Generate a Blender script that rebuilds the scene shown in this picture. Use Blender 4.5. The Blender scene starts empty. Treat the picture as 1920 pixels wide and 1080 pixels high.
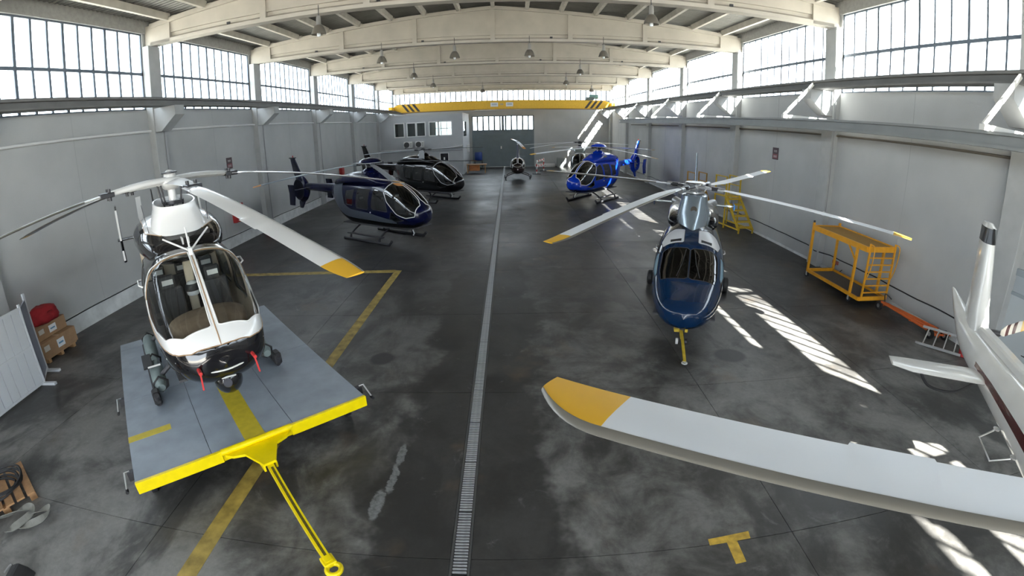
import bpy, bmesh, math, random
import numpy as np
from mathutils import Vector, Matrix
from mathutils.geometry import delaunay_2d_cdt
R = math.radians
PI = math.pi
random.seed(7)
scene = bpy.context.scene
COL = scene.collection

# ------------------------------------------------------------------ camera (wide-angle drone lens)
CAMH = 4.65
FPX, C3, C4 = 903.3668, -0.0477, -0.0029
PITCH, YAW, ROLL = -0.335, 0.0007, -0.0168
cam_data = bpy.data.cameras.new('camera')
cam = bpy.data.objects.new('camera', cam_data)
COL.objects.link(cam)
scene.camera = cam
cam_data.type = 'PANO'
cam_data.sensor_fit = 'HORIZONTAL'
cam_data.sensor_width = 36.0
cam_data.sensor_height = 20.25
cam_data.clip_start = 0.05
cam_data.clip_end = 1000
cy = cam_data
cy.panorama_type = 'FISHEYE_LENS_POLYNOMIAL'
fmm = FPX * 36.0 / 1920.0
cy.fisheye_fov = R(220)
cy.fisheye_polynomial_k0 = 0.0
cy.fisheye_polynomial_k1 = -1.0 / fmm
cy.fisheye_polynomial_k2 = 0.0
cy.fisheye_polynomial_k3 = -C3 / fmm ** 3
cy.fisheye_polynomial_k4 = -C4 / fmm ** 4
def cam_axes():
    def to_world(v):
        x, y, z = v                      # right, up, forward
        cr, sr = math.cos(ROLL), math.sin(ROLL)
        x, y = x * cr - y * sr, x * sr + y * cr
        cp, sp = math.cos(PITCH), math.sin(PITCH)
        Y, Z, X = z * cp - y * sp, z * sp + y * cp, x
        c, s = math.cos(YAW), math.sin(YAW)
        return Vector((X * c - Y * s, X * s + Y * c, Z))
    return to_world((1, 0, 0)), to_world((0, 1, 0)), to_world((0, 0, 1))
_r, _u, _f = cam_axes()
m = Matrix(((_r.x, _u.x, -_f.x), (_r.y, _u.y, -_f.y), (_r.z, _u.z, -_f.z)))
cam.matrix_world = Matrix.Translation((0, 0, CAMH)) @ m.to_4x4()

# ------------------------------------------------------------------ sky, sun, exposure
world = bpy.data.worlds.new('sky'); scene.world = world
world.use_nodes = True
bg = world.node_tree.nodes['Background']
bg.inputs[0].default_value = (0.84, 0.92, 1.0, 1)
bg.inputs[1].default_value = SKY = 6.5
sun_data = bpy.data.lights.new('sun', 'SUN')
sun = bpy.data.objects.new('sun', sun_data); COL.objects.link(sun)
sun_data.energy = 75.0
sun_data.color = (1.0, 0.95, 0.86)
sun_data.angle = R(0.5)
sun.rotation_euler = Vector((-1.0, 1.5, -1.47)).to_track_quat('-Z', 'Y').to_euler()
sun.location = (40, -60, 60)
scene.view_settings.view_transform = 'Standard'
scene.view_settings.look = 'None'
scene.view_settings.gamma = 1.0
scene.view_settings.use_curve_mapping = False
scene.view_settings.exposure = 0.6
scene.cycles.max_bounces = 8
scene.cycles.diffuse_bounces = 5
scene.cycles.glossy_bounces = 4
scene.cycles.transparent_max_bounces = 16
scene.cycles.caustics_reflective = False
scene.cycles.caustics_refractive = False
scene.cycles.sample_clamp_indirect = 8.0

# ------------------------------------------------------------------ materials
MATS = {}
def mat(name, color, rough=0.5, metal=0.0, coat=0.0, noise=0.0, nscale=8.0, bump=0.0, bscale=60.0, spec=0.5, alpha=None):
    if name in MATS: return MATS[name]
    mt = bpy.data.materials.new(name); mt.use_nodes = True
    nt = mt.node_tree; b = nt.nodes['Principled BSDF']
    b.inputs['Base Color'].default_value = (*color, 1)
    b.inputs['Roughness'].default_value = rough
    b.inputs['Metallic'].default_value = metal
    b.inputs['Coat Weight'].default_value = coat
    b.inputs['Coat Roughness'].default_value = 0.04
    b.inputs['Specular IOR Level'].default_value = spec
    if noise or bump:
        tc = nt.nodes.new('ShaderNodeTexCoord')
    if noise:
        n = nt.nodes.new('ShaderNodeTexNoise'); n.inputs['Scale'].default_value = nscale; n.inputs['Detail'].default_value = 6
        nt.links.new(tc.outputs['Object'], n.inputs['Vector'])
        mx = nt.nodes.new('ShaderNodeMixRGB'); mx.blend_type = 'MULTIPLY'; mx.inputs[0].default_value = 1
        rp = nt.nodes.new('ShaderNodeMapRange'); rp.inputs[1].default_value = 0.3; rp.inputs[2].default_value = 0.7
        rp.inputs[3].default_value = 1 - noise; rp.inputs[4].default_value = 1 + noise * 0.4
        nt.links.new(n.outputs['Fac'], rp.inputs[0])
        mx.inputs[1].default_value = (*color, 1)
        nt.links.new(rp.outputs[0], mx.inputs[2]); nt.links.new(mx.outputs[0], b.inputs['Base Color'])
    if bump:
        n2 = nt.nodes.new('ShaderNodeTexNoise'); n2.inputs['Scale'].default_value = bscale
        nt.links.new(tc.outputs['Object'], n2.inputs['Vector'])
        bp = nt.nodes.new('ShaderNodeBump'); bp.inputs['Strength'].default_value = bump; bp.inputs['Distance'].default_value = 0.02
        nt.links.new(n2.outputs['Fac'], bp.inputs['Height']); nt.links.new(bp.outputs[0], b.inputs['Normal'])
    MATS[name] = mt
    return mt
def glass(name, tint, gloss=0.12, rough=0.02):
    """thin sheet of glass: clear (tinted) transmission and a mirror-like reflection that grows at grazing angles"""
    if name in MATS: return MATS[name]
    mt = bpy.data.materials.new(name); mt.use_nodes = True
    nt = mt.node_tree; nt.nodes.remove(nt.nodes['Principled BSDF']); out = nt.nodes['Material Output']
    tr = nt.nodes.new('ShaderNodeBsdfTransparent'); tr.inputs[0].default_value = (*tint, 1)
    gl = nt.nodes.new('ShaderNodeBsdfGlossy'); gl.inputs[0].default_value = (1, 1, 1, 1); gl.inputs['Roughness'].default_value = rough
    fr = nt.nodes.new('ShaderNodeLayerWeight'); fr.inputs[0].default_value = 0.5
    pw = nt.nodes.new('ShaderNodeMath'); pw.operation = 'POWER'; pw.inputs[1].default_value = 5
    nt.links.new(fr.outputs['Facing'], pw.inputs[0])
    mp = nt.nodes.new('ShaderNodeMapRange'); mp.inputs[1].default_value = 0; mp.inputs[2].default_value = 1; mp.inputs[3].default_value = gloss; mp.inputs[4].default_value = 0.9
    nt.links.new(pw.outputs[0], mp.inputs[0])
    mx = nt.nodes.new('ShaderNodeMixShader')
    nt.links.new(mp.outputs[0], mx.inputs[0]); nt.links.new(tr.outputs[0], mx.inputs[1]); nt.links.new(gl.outputs[0], mx.inputs[2])
    nt.links.new(mx.outputs[0], out.inputs[0])
    MATS[name] = mt
    return mt

WALL = mat('painted_wall', (0.44, 0.45, 0.45), 0.75, noise=0.10, nscale=0.6, bump=0.15, bscale=40)
COLUMN = mat('painted_column', (0.42, 0.43, 0.43), 0.75, noise=0.10, nscale=2)
BEAM = mat('warm_concrete', (0.49, 0.452, 0.395), 0.8, noise=0.12, nscale=1.2, bump=0.1)
DECK = mat('corrugated_steel', (0.20, 0.195, 0.18), 0.5, 0.3, noise=0.15, nscale=2)
PLINTH = mat('plinth_paint', (0.66, 0.68, 0.68), 0.6, noise=0.2, nscale=3)
FRAME = mat('window_steel', (0.12, 0.15, 0.19), 0.5, noise=0.15)
PANE = glass('window_glass', (0.96, 0.98, 0.99), 0.03)
RAIL = mat('runway_grey', (0.17, 0.17, 0.165), 0.6, noise=0.15, nscale=2)
YEL = mat('crane_yellow', (0.80, 0.46, 0.02), 0.45, noise=0.1)
BLACK = mat('black_rubber', (0.015, 0.015, 0.017), 0.6)
DKSTEEL = mat('dark_steel', (0.06, 0.06, 0.065), 0.45, 0.6)
ALU = mat('bright_aluminium', (0.72, 0.73, 0.74), 0.3, 0.9, noise=0.1)
WHITE = mat('white_paint', (0.80, 0.80, 0.78), 0.4)

# ------------------------------------------------------------------ mesh helpers
class MB:
    def __init__(s): s.v = []; s.f = []; s.m = []
    def add(s, vs, fs, mi=0):
        o = len(s.v); s.v += [tuple(p) for p in vs]; s.f += [tuple(i + o for i in f) for f in fs]; s.m += [mi] * len(fs); return s
    def box(s, x0, x1, y0, y1, z0, z1, mi=0, M=None):
        vs = [Vector((x, y, z)) for x in (x0, x1) for y in (y0, y1) for z in (z0, z1)]
        if M: vs = [M @ p for p in vs]
        return s.add(vs, [(0, 1, 3, 2), (4, 6, 7, 5), (0, 4, 5, 1), (2, 3, 7, 6), (0, 2, 6, 4), (1, 5, 7, 3)], mi)
    def bar(s, a, b, w, d=None, mi=0, up=(0, 0, 1)):
        """rectangular bar from a to b, w wide and d deep"""
        a, b = Vector(a), Vector(b); t = (b - a).normalized(); d = d or w
        u = Vector(up)
        if abs(t.dot(u)) > 0.98: u = Vector((1, 0, 0))
        sd = t.cross(u).normalized(); u = sd.cross(t)
        vs = [p + sd * (i * w / 2) + u * (j * d / 2) for p in (a, b) for i, j in ((-1, -1), (1, -1), (1, 1), (-1, 1))]
        return s.add(vs, [(3, 2, 1, 0), (4, 5, 6, 7), (0, 1, 5, 4), (1, 2, 6, 5), (2, 3, 7, 6), (3, 0, 4, 7)], mi)
    def tube(s, pts, r, n=10, mi=0, closed=False, flat=1.0):
        pts = [Vector(p) for p in pts]; k = len(pts)
        rs = list(r) if hasattr(r, '__len__') else [r] * k
        vs = []; prev = None
        for i, p in enumerate(pts):
            if closed: t = pts[(i + 1) % k] - pts[i - 1]
            else: t = (pts[min(i + 1, k - 1)] - pts[max(i - 1, 0)])
            t.normalize()
            if prev is None:
                u = Vector((0, 0, 1)) if abs(t.z) < 0.95 else Vector((1, 0, 0))
                u = (u - t * u.dot(t)).normalized()
            else:
                u = (prev - t * prev.dot(t)).normalized()
            prev = u; w = t.cross(u)
            for j in range(n):
                a = 2 * PI * j / n
                vs.append(p + (u * math.cos(a) * flat + w * math.sin(a)) * rs[i])
        fs = []
        for i in range(k if closed else k - 1):
            for j in range(n):
                a, b = i * n + j, i * n + (j + 1) % n
                c, d = ((i + 1) % k) * n + (j + 1) % n, ((i + 1) % k) * n + j
                fs.append((a, b, c, d))
        if not closed:
            fs.append(tuple(range(n - 1, -1, -1))); fs.append(tuple((k - 1) * n + j for j in range(n)))
        return s.add(vs, fs, mi)
    def cyl(s, c, r, h, n=20, axis='z', mi=0, r2=None):
        """cylinder centred on c"""
        r2 = r if r2 is None else r2
        ax = {'x': Vector((1, 0, 0)), 'y': Vector((0, 1, 0)), 'z': Vector((0, 0, 1))}[axis] if isinstance(axis, str) else Vector(axis).normalized()
        c = Vector(c)
        return s.tube([c - ax * h / 2, c + ax * h / 2], [r, r2], n, mi)
    def lathe(s, prof, c=(0, 0, 0), n=24, mi=0, axis='z', M=None):
        vs = []
        for r, z in prof:
            for j in range(n):
                a = 2 * PI * j / n; p = (r * math.cos(a), r * math.sin(a), z)
                if axis == 'y': p = (p[0], p[2], p[1])
                if axis == 'x': p = (p[2], p[0], p[1])
                p = Vector(p)
                if M: p = M @ p
                vs.append(Vector(c) + p)
        fs = []
        for i in range(len(prof) - 1):
            for j in range(n):
                q = (i * n + j, i * n + (j + 1) % n, (i + 1) * n + (j + 1) % n, (i + 1) * n + j)
                fs.append(q if axis != 'y' else q[::-1])
        if prof[0][0] > 1e-5: fs.append(tuple(range(n - 1, -1, -1)))
        if prof[-1][0] > 1e-5: fs.append(tuple((len(prof) - 1) * n + j for j in range(n)))
        return s.add(vs, fs, mi)
    def prism(s, poly, d0, d1, axis='y', mi=0, M=None):
        """polygon (a, b) extruded along axis: y -> (x, z), x -> (y, z), z -> (x, y)"""
        def p3(a, b, d):
            p = {'y': (a, d, b), 'x': (d, a, b), 'z': (a, b, d)}[axis]; p = Vector(p)
            return M @ p if M else p
        n = len(poly)
        vs = [p3(a, b, d0) for a, b in poly] + [p3(a, b, d1) for a, b in poly]
        fs = [tuple(range(n)), tuple(range(2 * n - 1, n - 1, -1))] + [(i, i + n, (i + 1) % n + n, (i + 1) % n) for i in range(n)]
        return s.add(vs, fs, mi)
    def build(s, name, mats, parent=None, smooth=None, bevel=0.0, label=None, M=None, fix=True):
        me = bpy.data.meshes.new(name)
        me.from_pydata([tuple(p) for p in s.v], [], s.f)
        mats = mats if isinstance(mats, (list, tuple)) else [mats]
        for q in mats: me.materials.append(q)
        if len(mats) > 1: me.polygons.foreach_set('material_index', s.m)
        if fix or bevel:
            bm = bmesh.new(); bm.from_mesh(me)
            if fix: bmesh.ops.recalc_face_normals(bm, faces=bm.faces)
            if bevel: bmesh.ops.bevel(bm, geom=[e for e in bm.edges], offset=bevel, segments=1, profile=0.5, affect='EDGES', clamp_overlap=True)
            bm.to_mesh(me); bm.free()
        if smooth:
            me.polygons.foreach_set('use_smooth', [True] * len(me.polygons))
            if smooth < 170: me.set_sharp_from_angle(angle=R(smooth))
        me.update()
        return link(name, me, parent, label, M)
def link(name, me, parent=None, label=None, M=None):
    o = bpy.data.objects.new(name, me); COL.objects.link(o)
    if parent: o.parent = parent
    if M is not None: o.matrix_local = M
    if label: o['label'] = label
    return o
def tag(o, label, cat, group=None, kind=None):
    o['label'] = label
    if cat: o['category'] = cat
    if group: o['group'] = group
    if kind: o['kind'] = kind
    return o
def thing(name, label, cat, loc=(0, 0, 0), rotz=0.0, group=None):
    o = bpy.data.objects.new(name, None); COL.objects.link(o)
    o.empty_display_size = 0.3
    o.location = loc; o.rotation_euler = (0, 0, rotz)
    return tag(o, label, cat, group)
def struct(o, label=None):
    o['kind'] = 'structure'
    if label: o['label'] = label
    return o
def copy_tree(o, parent=None):
    c = o.copy(); COL.objects.link(c); c.parent = parent
    for ch in list(o.children): copy_tree(ch, c)
    return c
def chaikin(P, it=2, closed=True):
    for _ in range(it):
        Q = []
        n = len(P)
        for i in range(n if closed else n - 1):
            a, b = P[i], P[(i + 1) % n]
            Q.append(tuple(.75 * x + .25 * y for x, y in zip(a, b))); Q.append(tuple(.25 * x + .75 * y for x, y in zip(a, b)))
        if not closed: Q = [P[0]] + Q + [P[-1]]
        P = Q
    return P
def spline(P, n=8):
    """Catmull-Rom through the points"""
    P = [Vector(p) for p in P]; out = []
    for i in range(len(P) - 1):
        p0, p1, p2, p3 = P[max(i - 1, 0)], P[i], P[i + 1], P[min(i + 2, len(P) - 1)]
        for k in range(n):
            t = k / n
            out.append(0.5 * ((2 * p1) + (p2 - p0) * t + (2 * p0 - 5 * p1 + 4 * p2 - p3) * t * t + (3 * p1 - p0 - 3 * p2 + p3) * t ** 3))
    out.append(P[-1]); return out
# ================================================================== the hangar shell
XL, XR = -13.0, 11.55            # inner wall faces
CL, CR = -12.72, 11.28           # column faces
YF, YB = 55.5, -8.6              # far and back wall faces
SILL, MID, HEAD = 6.34, 7.66, 9.13
APEX = -0.72
def YK(k): return 15.52 + 8.0 * (k - 2)
def roof_z(x):
    t = (x - CL) / (APEX - CL) if x < APEX else (CR - x) / (CR - APEX)
    return 9.45 + 0.95 * t

# ---- floor: concrete slabs with open joints on a dark sub-base
SPOTS = [(-2.79, 8.93, .30, .32), (4.67, 8.7, .42, .36), (2.98, 6.52, .19, .19), (3.36, 6.2, .16, .15), (3.6, 14.2, .38, .55)]
def floor_material():
    mt = bpy.data.materials.new('stained_concrete'); mt.use_nodes = True
    nt = mt.node_tree; N = nt.nodes; L = nt.links; b = N['Principled BSDF']
    geo = N.new('ShaderNodeNewGeometry')
    def noise(scale, detail=6, rough=.6, dist=0.0, vec=None, stretch=None):
        n = N.new('ShaderNodeTexNoise'); n.inputs['Scale'].default_value = scale; n.inputs['Detail'].default_value = detail
        n.inputs['Roughness'].default_value = rough; n.inputs['Distortion'].default_value = dist
        if stretch:
            mp = N.new('ShaderNodeMapping'); mp.inputs['Scale'].default_value = stretch
            mp.inputs['Location'].default_value = (3.7, 1.9, 0.4)
            L.new(geo.outputs['Position'], mp.inputs[0]); L.new(mp.outputs[0], n.inputs['Vector'])
        else: L.new(geo.outputs['Position'], n.inputs['Vector'])
        return n.outputs['Fac']
    def rng(v, a, b_, c, d, smooth=False):
        n = N.new('ShaderNodeMapRange'); n.inputs[1].default_value = a; n.inputs[2].default_value = b_; n.inputs[3].default_value = c; n.inputs[4].default_value = d
        if smooth: n.interpolation_type = 'SMOOTHSTEP'
        L.new(v, n.inputs[0]); return n.outputs[0]
    def mth(op, a, b_=None):
        n = N.new('ShaderNodeMath'); n.operation = op
        for i, q in enumerate((a, b_)):
            if q is None: continue
            if isinstance(q, (int, float)): n.inputs[i].default_value = q
            else: L.new(q, n.inputs[i])
        return n.outputs[0]
    def mix(f, a, b_, mode='MIX'):
        n = N.new('ShaderNodeMixRGB'); n.blend_type = mode
        if isinstance(f, (int, float)): n.inputs[0].default_value = f
        else: L.new(f, n.inputs[0])
        for i, q in ((1, a), (2, b_)):
            if isinstance(q, tuple): n.inputs[i].default_value = (*q, 1)
            else: L.new(q, n.inputs[i])
        return n.outputs[0]
    sep = N.new('ShaderNodeSeparateXYZ'); L.new(geo.outputs['Position'], sep.inputs[0]); X, Y = sep.outputs[0], sep.outputs[1]
    big = noise(0.30, 5, .62, .6); med = noise(1.1, 8, .68, .4); fine = noise(14, 8, .7)
    streak = noise(0.7, 6, .62, .6, stretch=(1.0, 0.5, 1.0))
    tone = rng(mth('ADD', mth('MULTIPLY', big, .55), mth('MULTIPLY', med, .45)), .40, .60, 0, 1, True)
    base = mix(tone, (0.050, 0.048, 0.045), (0.23, 0.226, 0.215))
    base = mix(rng(streak, .50, .64, 0, .8, True), base, (0.042, 0.041, 0.040))
    # far floor colour darkened to stand in for the dimmer light there
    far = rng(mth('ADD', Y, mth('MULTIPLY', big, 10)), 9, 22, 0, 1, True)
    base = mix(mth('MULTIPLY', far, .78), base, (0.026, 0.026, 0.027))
    # oily dark strip worn along the drain, ragged edges
    d = mth('ABSOLUTE', mth('ADD', mth('ADD', X, 0.65), mth('MULTIPLY', mth('SUBTRACT', noise(0.5, 5, .65), .5), 2.8)))
    strip = rng(d, 1.0, 1.35, 1, 0, True)
    base = mix(mth('MULTIPLY', strip, .85), base, (0.028, 0.027, 0.026))
    rust = noise(0.7, 4, .6, .2, stretch=(1, 1, 1))
    base = mix(rng(rust, .58, .75, 0, .45, True), base, (0.15, 0.105, 0.065))
    pale = noise(1.7, 8, .7, .8)
    base = mix(rng(pale, .60, .72, 0, .22, True), base, (0.40, 0.40, 0.39))
    base = mix(rng(fine, .3, .7, .25, 0), base, (0.02, 0.02, 0.02))
    # round oil spots
    for cx, cy_, rx, ry in SPOTS:
        u_ = mth('DIVIDE', mth('ADD', X, mth('SUBTRACT', mth('MULTIPLY', med, .16), cx + .08)), rx); v_ = mth('DIVIDE', mth('SUBTRACT', Y, cy_), ry)
        dd = mth('SQRT', mth('ADD', mth('MULTIPLY', u_, u_), mth('MULTIPLY', v_, v_)))
        base = mix(rng(dd, .7, 1.05, .9, 0, True), base, (0.022, 0.022, 0.024))
    # chipped pale screed edge beside the dark strip
    for cx, cy_, rx, ry in ((-1.72, 5.75, .07, .30), (-1.76, 5.2, .08, .36), (-1.86, 4.65, .10, .34)):
        u_ = mth('DIVIDE', mth('ADD', X, mth('SUBTRACT', mth('MULTIPLY', pale, .3), cx + .15)), rx); v_ = mth('DIVIDE', mth('SUBTRACT', Y, cy_), ry)
        dd = mth('SQRT', mth('ADD', mth('MULTIPLY', u_, u_), mth('MULTIPLY', v_, v_)))
        base = mix(mth('MULTIPLY', rng(dd, .75, 1.0, .75, 0, True), rng(fine, .35, .6, .35, 1)), base, (0.25, 0.26, 0.26))
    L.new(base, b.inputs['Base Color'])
    L.new(rng(big, .3, .7, .30, .50), b.inputs['Roughness'])
    b.inputs['Specular IOR Level'].default_value = .28
    bp = N.new('ShaderNodeBump'); bp.inputs['Strength'].default_value = .12; bp.inputs['Distance'].default_value = .01
    L.new(fine, bp.inputs['Height']); L.new(bp.outputs[0], b.inputs['Normal'])
    return mt
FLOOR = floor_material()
JOINT = mat('joint_dirt', (0.03, 0.03, 0.03), 0.9)
mb = MB(); mb.box(XL - .3, XR + .3, YB - .3, YF + .3, -0.3, -0.03)
floor = struct(mb.build('floor', JOINT), 'stained grey concrete hangar floor')
DX0, DX1 = -0.745, -0.565          # drain channel
xe = [XL, -8.9, -4.8, DX0 - .03, DX1 + .03, 3.5, 7.5, XR]
ye = [YB] + [3.77 + 3.8 * i for i in range(-3, 14)] + [YF]
slab_cache = {}
for i in range(len(xe) - 1):
    if i == 3: continue
    for j in range(len(ye) - 1):
        w, l = xe[i + 1] - xe[i], ye[j + 1] - ye[j]
        key = (round(w, 3), round(l, 3))
        if key not in slab_cache:
            q = MB(); q.box(-w / 2 + .005, w / 2 - .005, -l / 2 + .005, l / 2 - .005, -.03, 0)
            o = q.build('floor_slab', FLOOR, floor); slab_cache[key] = o.data
        else: o = link('floor_slab', slab_cache[key], floor)
        o.location = ((xe[i] + xe[i + 1]) / 2, (ye[j] + ye[j + 1]) / 2, 0)
# ---- drain: steel edge angles, dark trough and grate bars
GRATE = mat('galvanised_grate', (0.42, 0.43, 0.44), 0.4, 0.3, noise=0.2, nscale=20)
mb = MB()
mb.box(DX0 - .03, DX0, YB, YF - .3, -.03, .002); mb.box(DX1, DX1 + .03, YB, YF - .3, -.03, .002)
mb.build('drain_edge', mat('drain_edge_steel', (0.10, 0.10, 0.10), .5, .5), floor)
bar_me = None
y = 2.55; nb = 0
while nb < 290:
    if bar_me is None:
        q = MB(); q.box(DX0 + .008, DX1 - .008, -.010, .010, -.028, .001); o = q.build('grate_bar', GRATE, floor); bar_me = o.data
    else: o = link('grate_bar', bar_me, floor)
    o.location = (0, y, 0); nb += 1
    y += 0.048 if nb % 21 else 0.07
mb = MB()
while y < YF - .4:
    mb.box(DX0 + .008, DX1 - .008, y - .010, y + .010, -.028, .001); y += 0.048
o = mb.build('grate_bar_run', GRATE, floor, fix=False); o['kind'] = 'stuff'
# ---- painted floor markings
LINE = mat('worn_yellow_line', (0.36, 0.26, 0.06), 0.6, noise=0.5, nscale=5)
def flat(poly, name='floor_line', z=0.003):
    q = MB(); q.prism(poly, -.001, z, 'z'); return q.build(name, LINE, floor)
flat([(-4.10, 2.0), (-3.83, 2.0), (-3.72, 15.35), (-3.95, 15.35)])
flat([(-12.0, 15.12), (-3.96, 15.12), (-3.96, 15.42), (-12.0, 15.42)])
LINE2 = mat('fresh_yellow_line', (0.62, 0.40, 0.05), 0.6, noise=0.4, nscale=9)
q = MB(); q.prism([(2.34, 3.76), (2.90, 3.78), (2.92, 3.90), (2.35, 3.86)], -.001, .003, 'z'); q.build('floor_line', LINE2, floor)
q = MB(); q.prism([(2.56, 3.42), (2.70, 3.43), (2.71, 3.77), (2.57, 3.77)], -.001, .003, 'z'); q.build('floor_line', LINE2, floor)

# ---- long walls
def long_wall(side):
    s = -1 if side == 'left' else 1
    X0 = XL if s < 0 else XR
    C0 = CL if s < 0 else CR
    a, b = sorted((X0, X0 + s * .13))
    mb = MB()
    mb.box(a, b, YB - .3, YF + .3, -.03, SILL)
    mb.box(a, b, YB - .3, YF + .3, HEAD, 9.95)
    for k in range(-1, 8):
        yk = YK(k) if -1 < k < 7 else (YB + .35 if k == -1 else YF - .35)
        mb.box(a, b, yk - .33, yk + .33, SILL, HEAD)
    w = struct(mb.build('wall_' + side, WALL), 'pale grey painted long wall with columns below the window band')
    # eaves gutter beam above the windows
    q = MB(); a2, b2 = sorted((X0 - s * .06, X0)); q.box(a2, b2, YB, YF, HEAD, 9.62)
    q.build('eaves_beam', mat('eaves_concrete', (0.36, 0.36, 0.35), .8, noise=.15), w)
    colm = None
    for k in range(-1, 8):
        if colm is None:
            q = MB(); x0, x1 = sorted((0, s * .5)); q.box(x0, x1, -.33, .33, -.0, 8.66)
            o = q.build('column', COLUMN, w, bevel=.015); colm = o.data
            q = MB(); q.prism([(0, 5.5), (-s * .28, 5.5), (-s * .98, 6.02), (-s * .98, 6.355), (0, 6.355)], -.28, .28, 'y')
            c = q.build('corbel', COLUMN, o); corb = c.data
        else:
            o = link('column', colm, w); c = link('corbel', corb, o)
        yk = YK(k) if -1 < k < 7 else (YB + .35 if k == -1 else YF - .35)
        o.location = (C0, yk, 0)
    # recessed vertical panel joints
    q = MB()
    for k in range(-1, 7):
        yy = YK(k) + 4.0
        q.box(*sorted((X0 - s * .004, X0 + s * .01)), yy - .012, yy + .012, .5, SILL - .05)
    q.build('panel_joint', mat('joint_grey', (0.38, 0.39, 0.39), .8), w)
    return w
wall_left = long_wall('left'); wall_right = long_wall('right')
# plinth kerbs
mb = MB(); mb.prism([(XL, 0), (XL + .14, 0), (XL + .12, .50), (XL, .52)], YB, YF, 'y')
struct(mb.build('baseboard_left', PLINTH), 'pale kerb along the foot of the wall')
mb = MB(); mb.prism([(XR, 0), (XR - .05, 0), (XR - .05, .10), (XR, .10)], YB, YF, 'y')
struct(mb.build('baseboard_right', PLINTH), 'low kerb along the foot of the sunny wall')
# ---- side windows, one per bay
wn = [0]
pane_cache = {}
def bay_window(side, k, single):
    s = -1 if side == 'left' else 1
    X0 = (XL if s < 0 else XR) + s * .08
    y0, y1 = YK(k) + .33, YK(k + 1) - .33
    if k == -1: y0 = YB + .68
    if k == 6: y1 = YF - .68
    wn[0] += 1
    n = 12; dy = (y1 - y0) / n
    q = MB()
    fw = .03
    for z0, z1 in ((SILL, SILL + .05), (MID - .05, MID + .05), (HEAD - .05, HEAD)):
        q.box(X0 - fw, X0 + fw, y0, y1, z0, z1)
    for yy in (y0, y1 - .05): q.box(X0 - fw, X0 + fw, yy, yy + .05, SILL, HEAD)
    w = struct(q.build('window_%d' % wn[0], FRAME), 'tall steel-framed side window of the %s bay' % ('lit' if s > 0 else 'shaded'))
    for i in range(1, n):
        t = (.038 if i % 3 else .050) if s < 0 else (.032 if i % 3 else .044)
        key = ('m', t)
        if key not in pane_cache:
            mm = MB(); mm.box(-.025, .025, -t, t, SILL + .05, HEAD - .05); o = mm.build('mullion', FRAME, w); pane_cache[key] = o.data
        else: o = link('mullion', pane_cache[key], w)
        o.location = (X0, y0 + i * dy, 0)
    if single:
        for i in range(n):
            for r_, (z0, z1) in enumerate(((SILL + .05, MID - .035), (MID + .035, HEAD - .05))):
                key = ('p', round(dy, 3), r_)
                if key not in pane_cache:
                    mm = MB(); mm.box(-.003, .003, -dy / 2 + .015, dy / 2 - .015, z0, z1); o = mm.build('pane', PANE, w); pane_cache[key] = o.data
                else: o = link('pane', pane_cache[key], w)
                o.location = (X0, y0 + (i + .5) * dy, 0)
    else:
        mm = MB()
        for i in range(n):
            for z0, z1 in ((SILL + .05, MID - .035), (MID + .035, HEAD - .05)):
                mm.box(X0 - .003, X0 + .003, y0 + i * dy + .015, y0 + (i + 1) * dy - .015, z0, z1)
        o = mm.build('glazing', PANE, w); o['kind'] = 'stuff'
for k in range(-1, 7):
    for sd in ('left', 'right'): bay_window(sd, k, 0 <= k <= 4)

# ---- roof: corrugated deck, purlins, beams
mb = MB()
xs = [XL - .2, APEX, XR + .2]
prof = []
yy = YB - .3
while yy < YF + .3:
    prof += [(yy, 0), (yy + .06, .0), (yy + .10, .05), (yy + .16, .05)]; yy += .2
vs, fs = [], []
for (yv, dz) in prof:
    for x in xs: vs.append((x, yv, roof_z(x) + .16 + dz))
for i in range(len(prof) - 1):
    for j in range(2): fs.append((i * 3 + j, i * 3 + j + 1, (i + 1) * 3 + j + 1, (i + 1) * 3 + j))
mb.add(vs, fs)
ceiling = struct(mb.build('ceiling', DECK, fix=False), 'corrugated metal roof deck over the hangar')
mb = MB(); mb.add([(x, yv, roof_z(x) + .34) for yv in (YB - .4, YF + .4) for x in xs], [(0, 1, 4, 3), (1, 2, 5, 4)])
mb.build('roof_light_seal', mat('roof_outer', (0.4, 0.4, 0.4), .8), ceiling)  # unseen outer sheet added to keep the roof light-tight
PURLIN = mat('purlin_concrete', (0.58, 0.55, 0.49), .8, noise=.15, nscale=3)
pm = None
for k in range(-1, 7):
    for i in range(15):
        x = -11.9 + 1.6 * i
        if x > 11: continue
        if pm is None:
            q = MB(); q.prism([(-.09, .16), (.09, .16), (.07, -.10), (-.07, -.10)], .14, 7.86, 'y'); o = q.build('purlin', PURLIN, ceiling); pm = o.data
        else: o = link('purlin', pm, ceiling)
        o.location = (x, YK(k), roof_z(x))
beam_names = ['over the tow platform, behind the camera', 'crossing the very top corners of the view', 'nearest fully visible, carrying the two largest lamps', 'second in the row, carrying four lamps',
              'third in the row from the camera', 'fourth in the row from the camera', 'fifth in the row, just before the yellow crane', 'last, set against the far clerestory']
bm_cache = {}
beams = []
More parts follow.
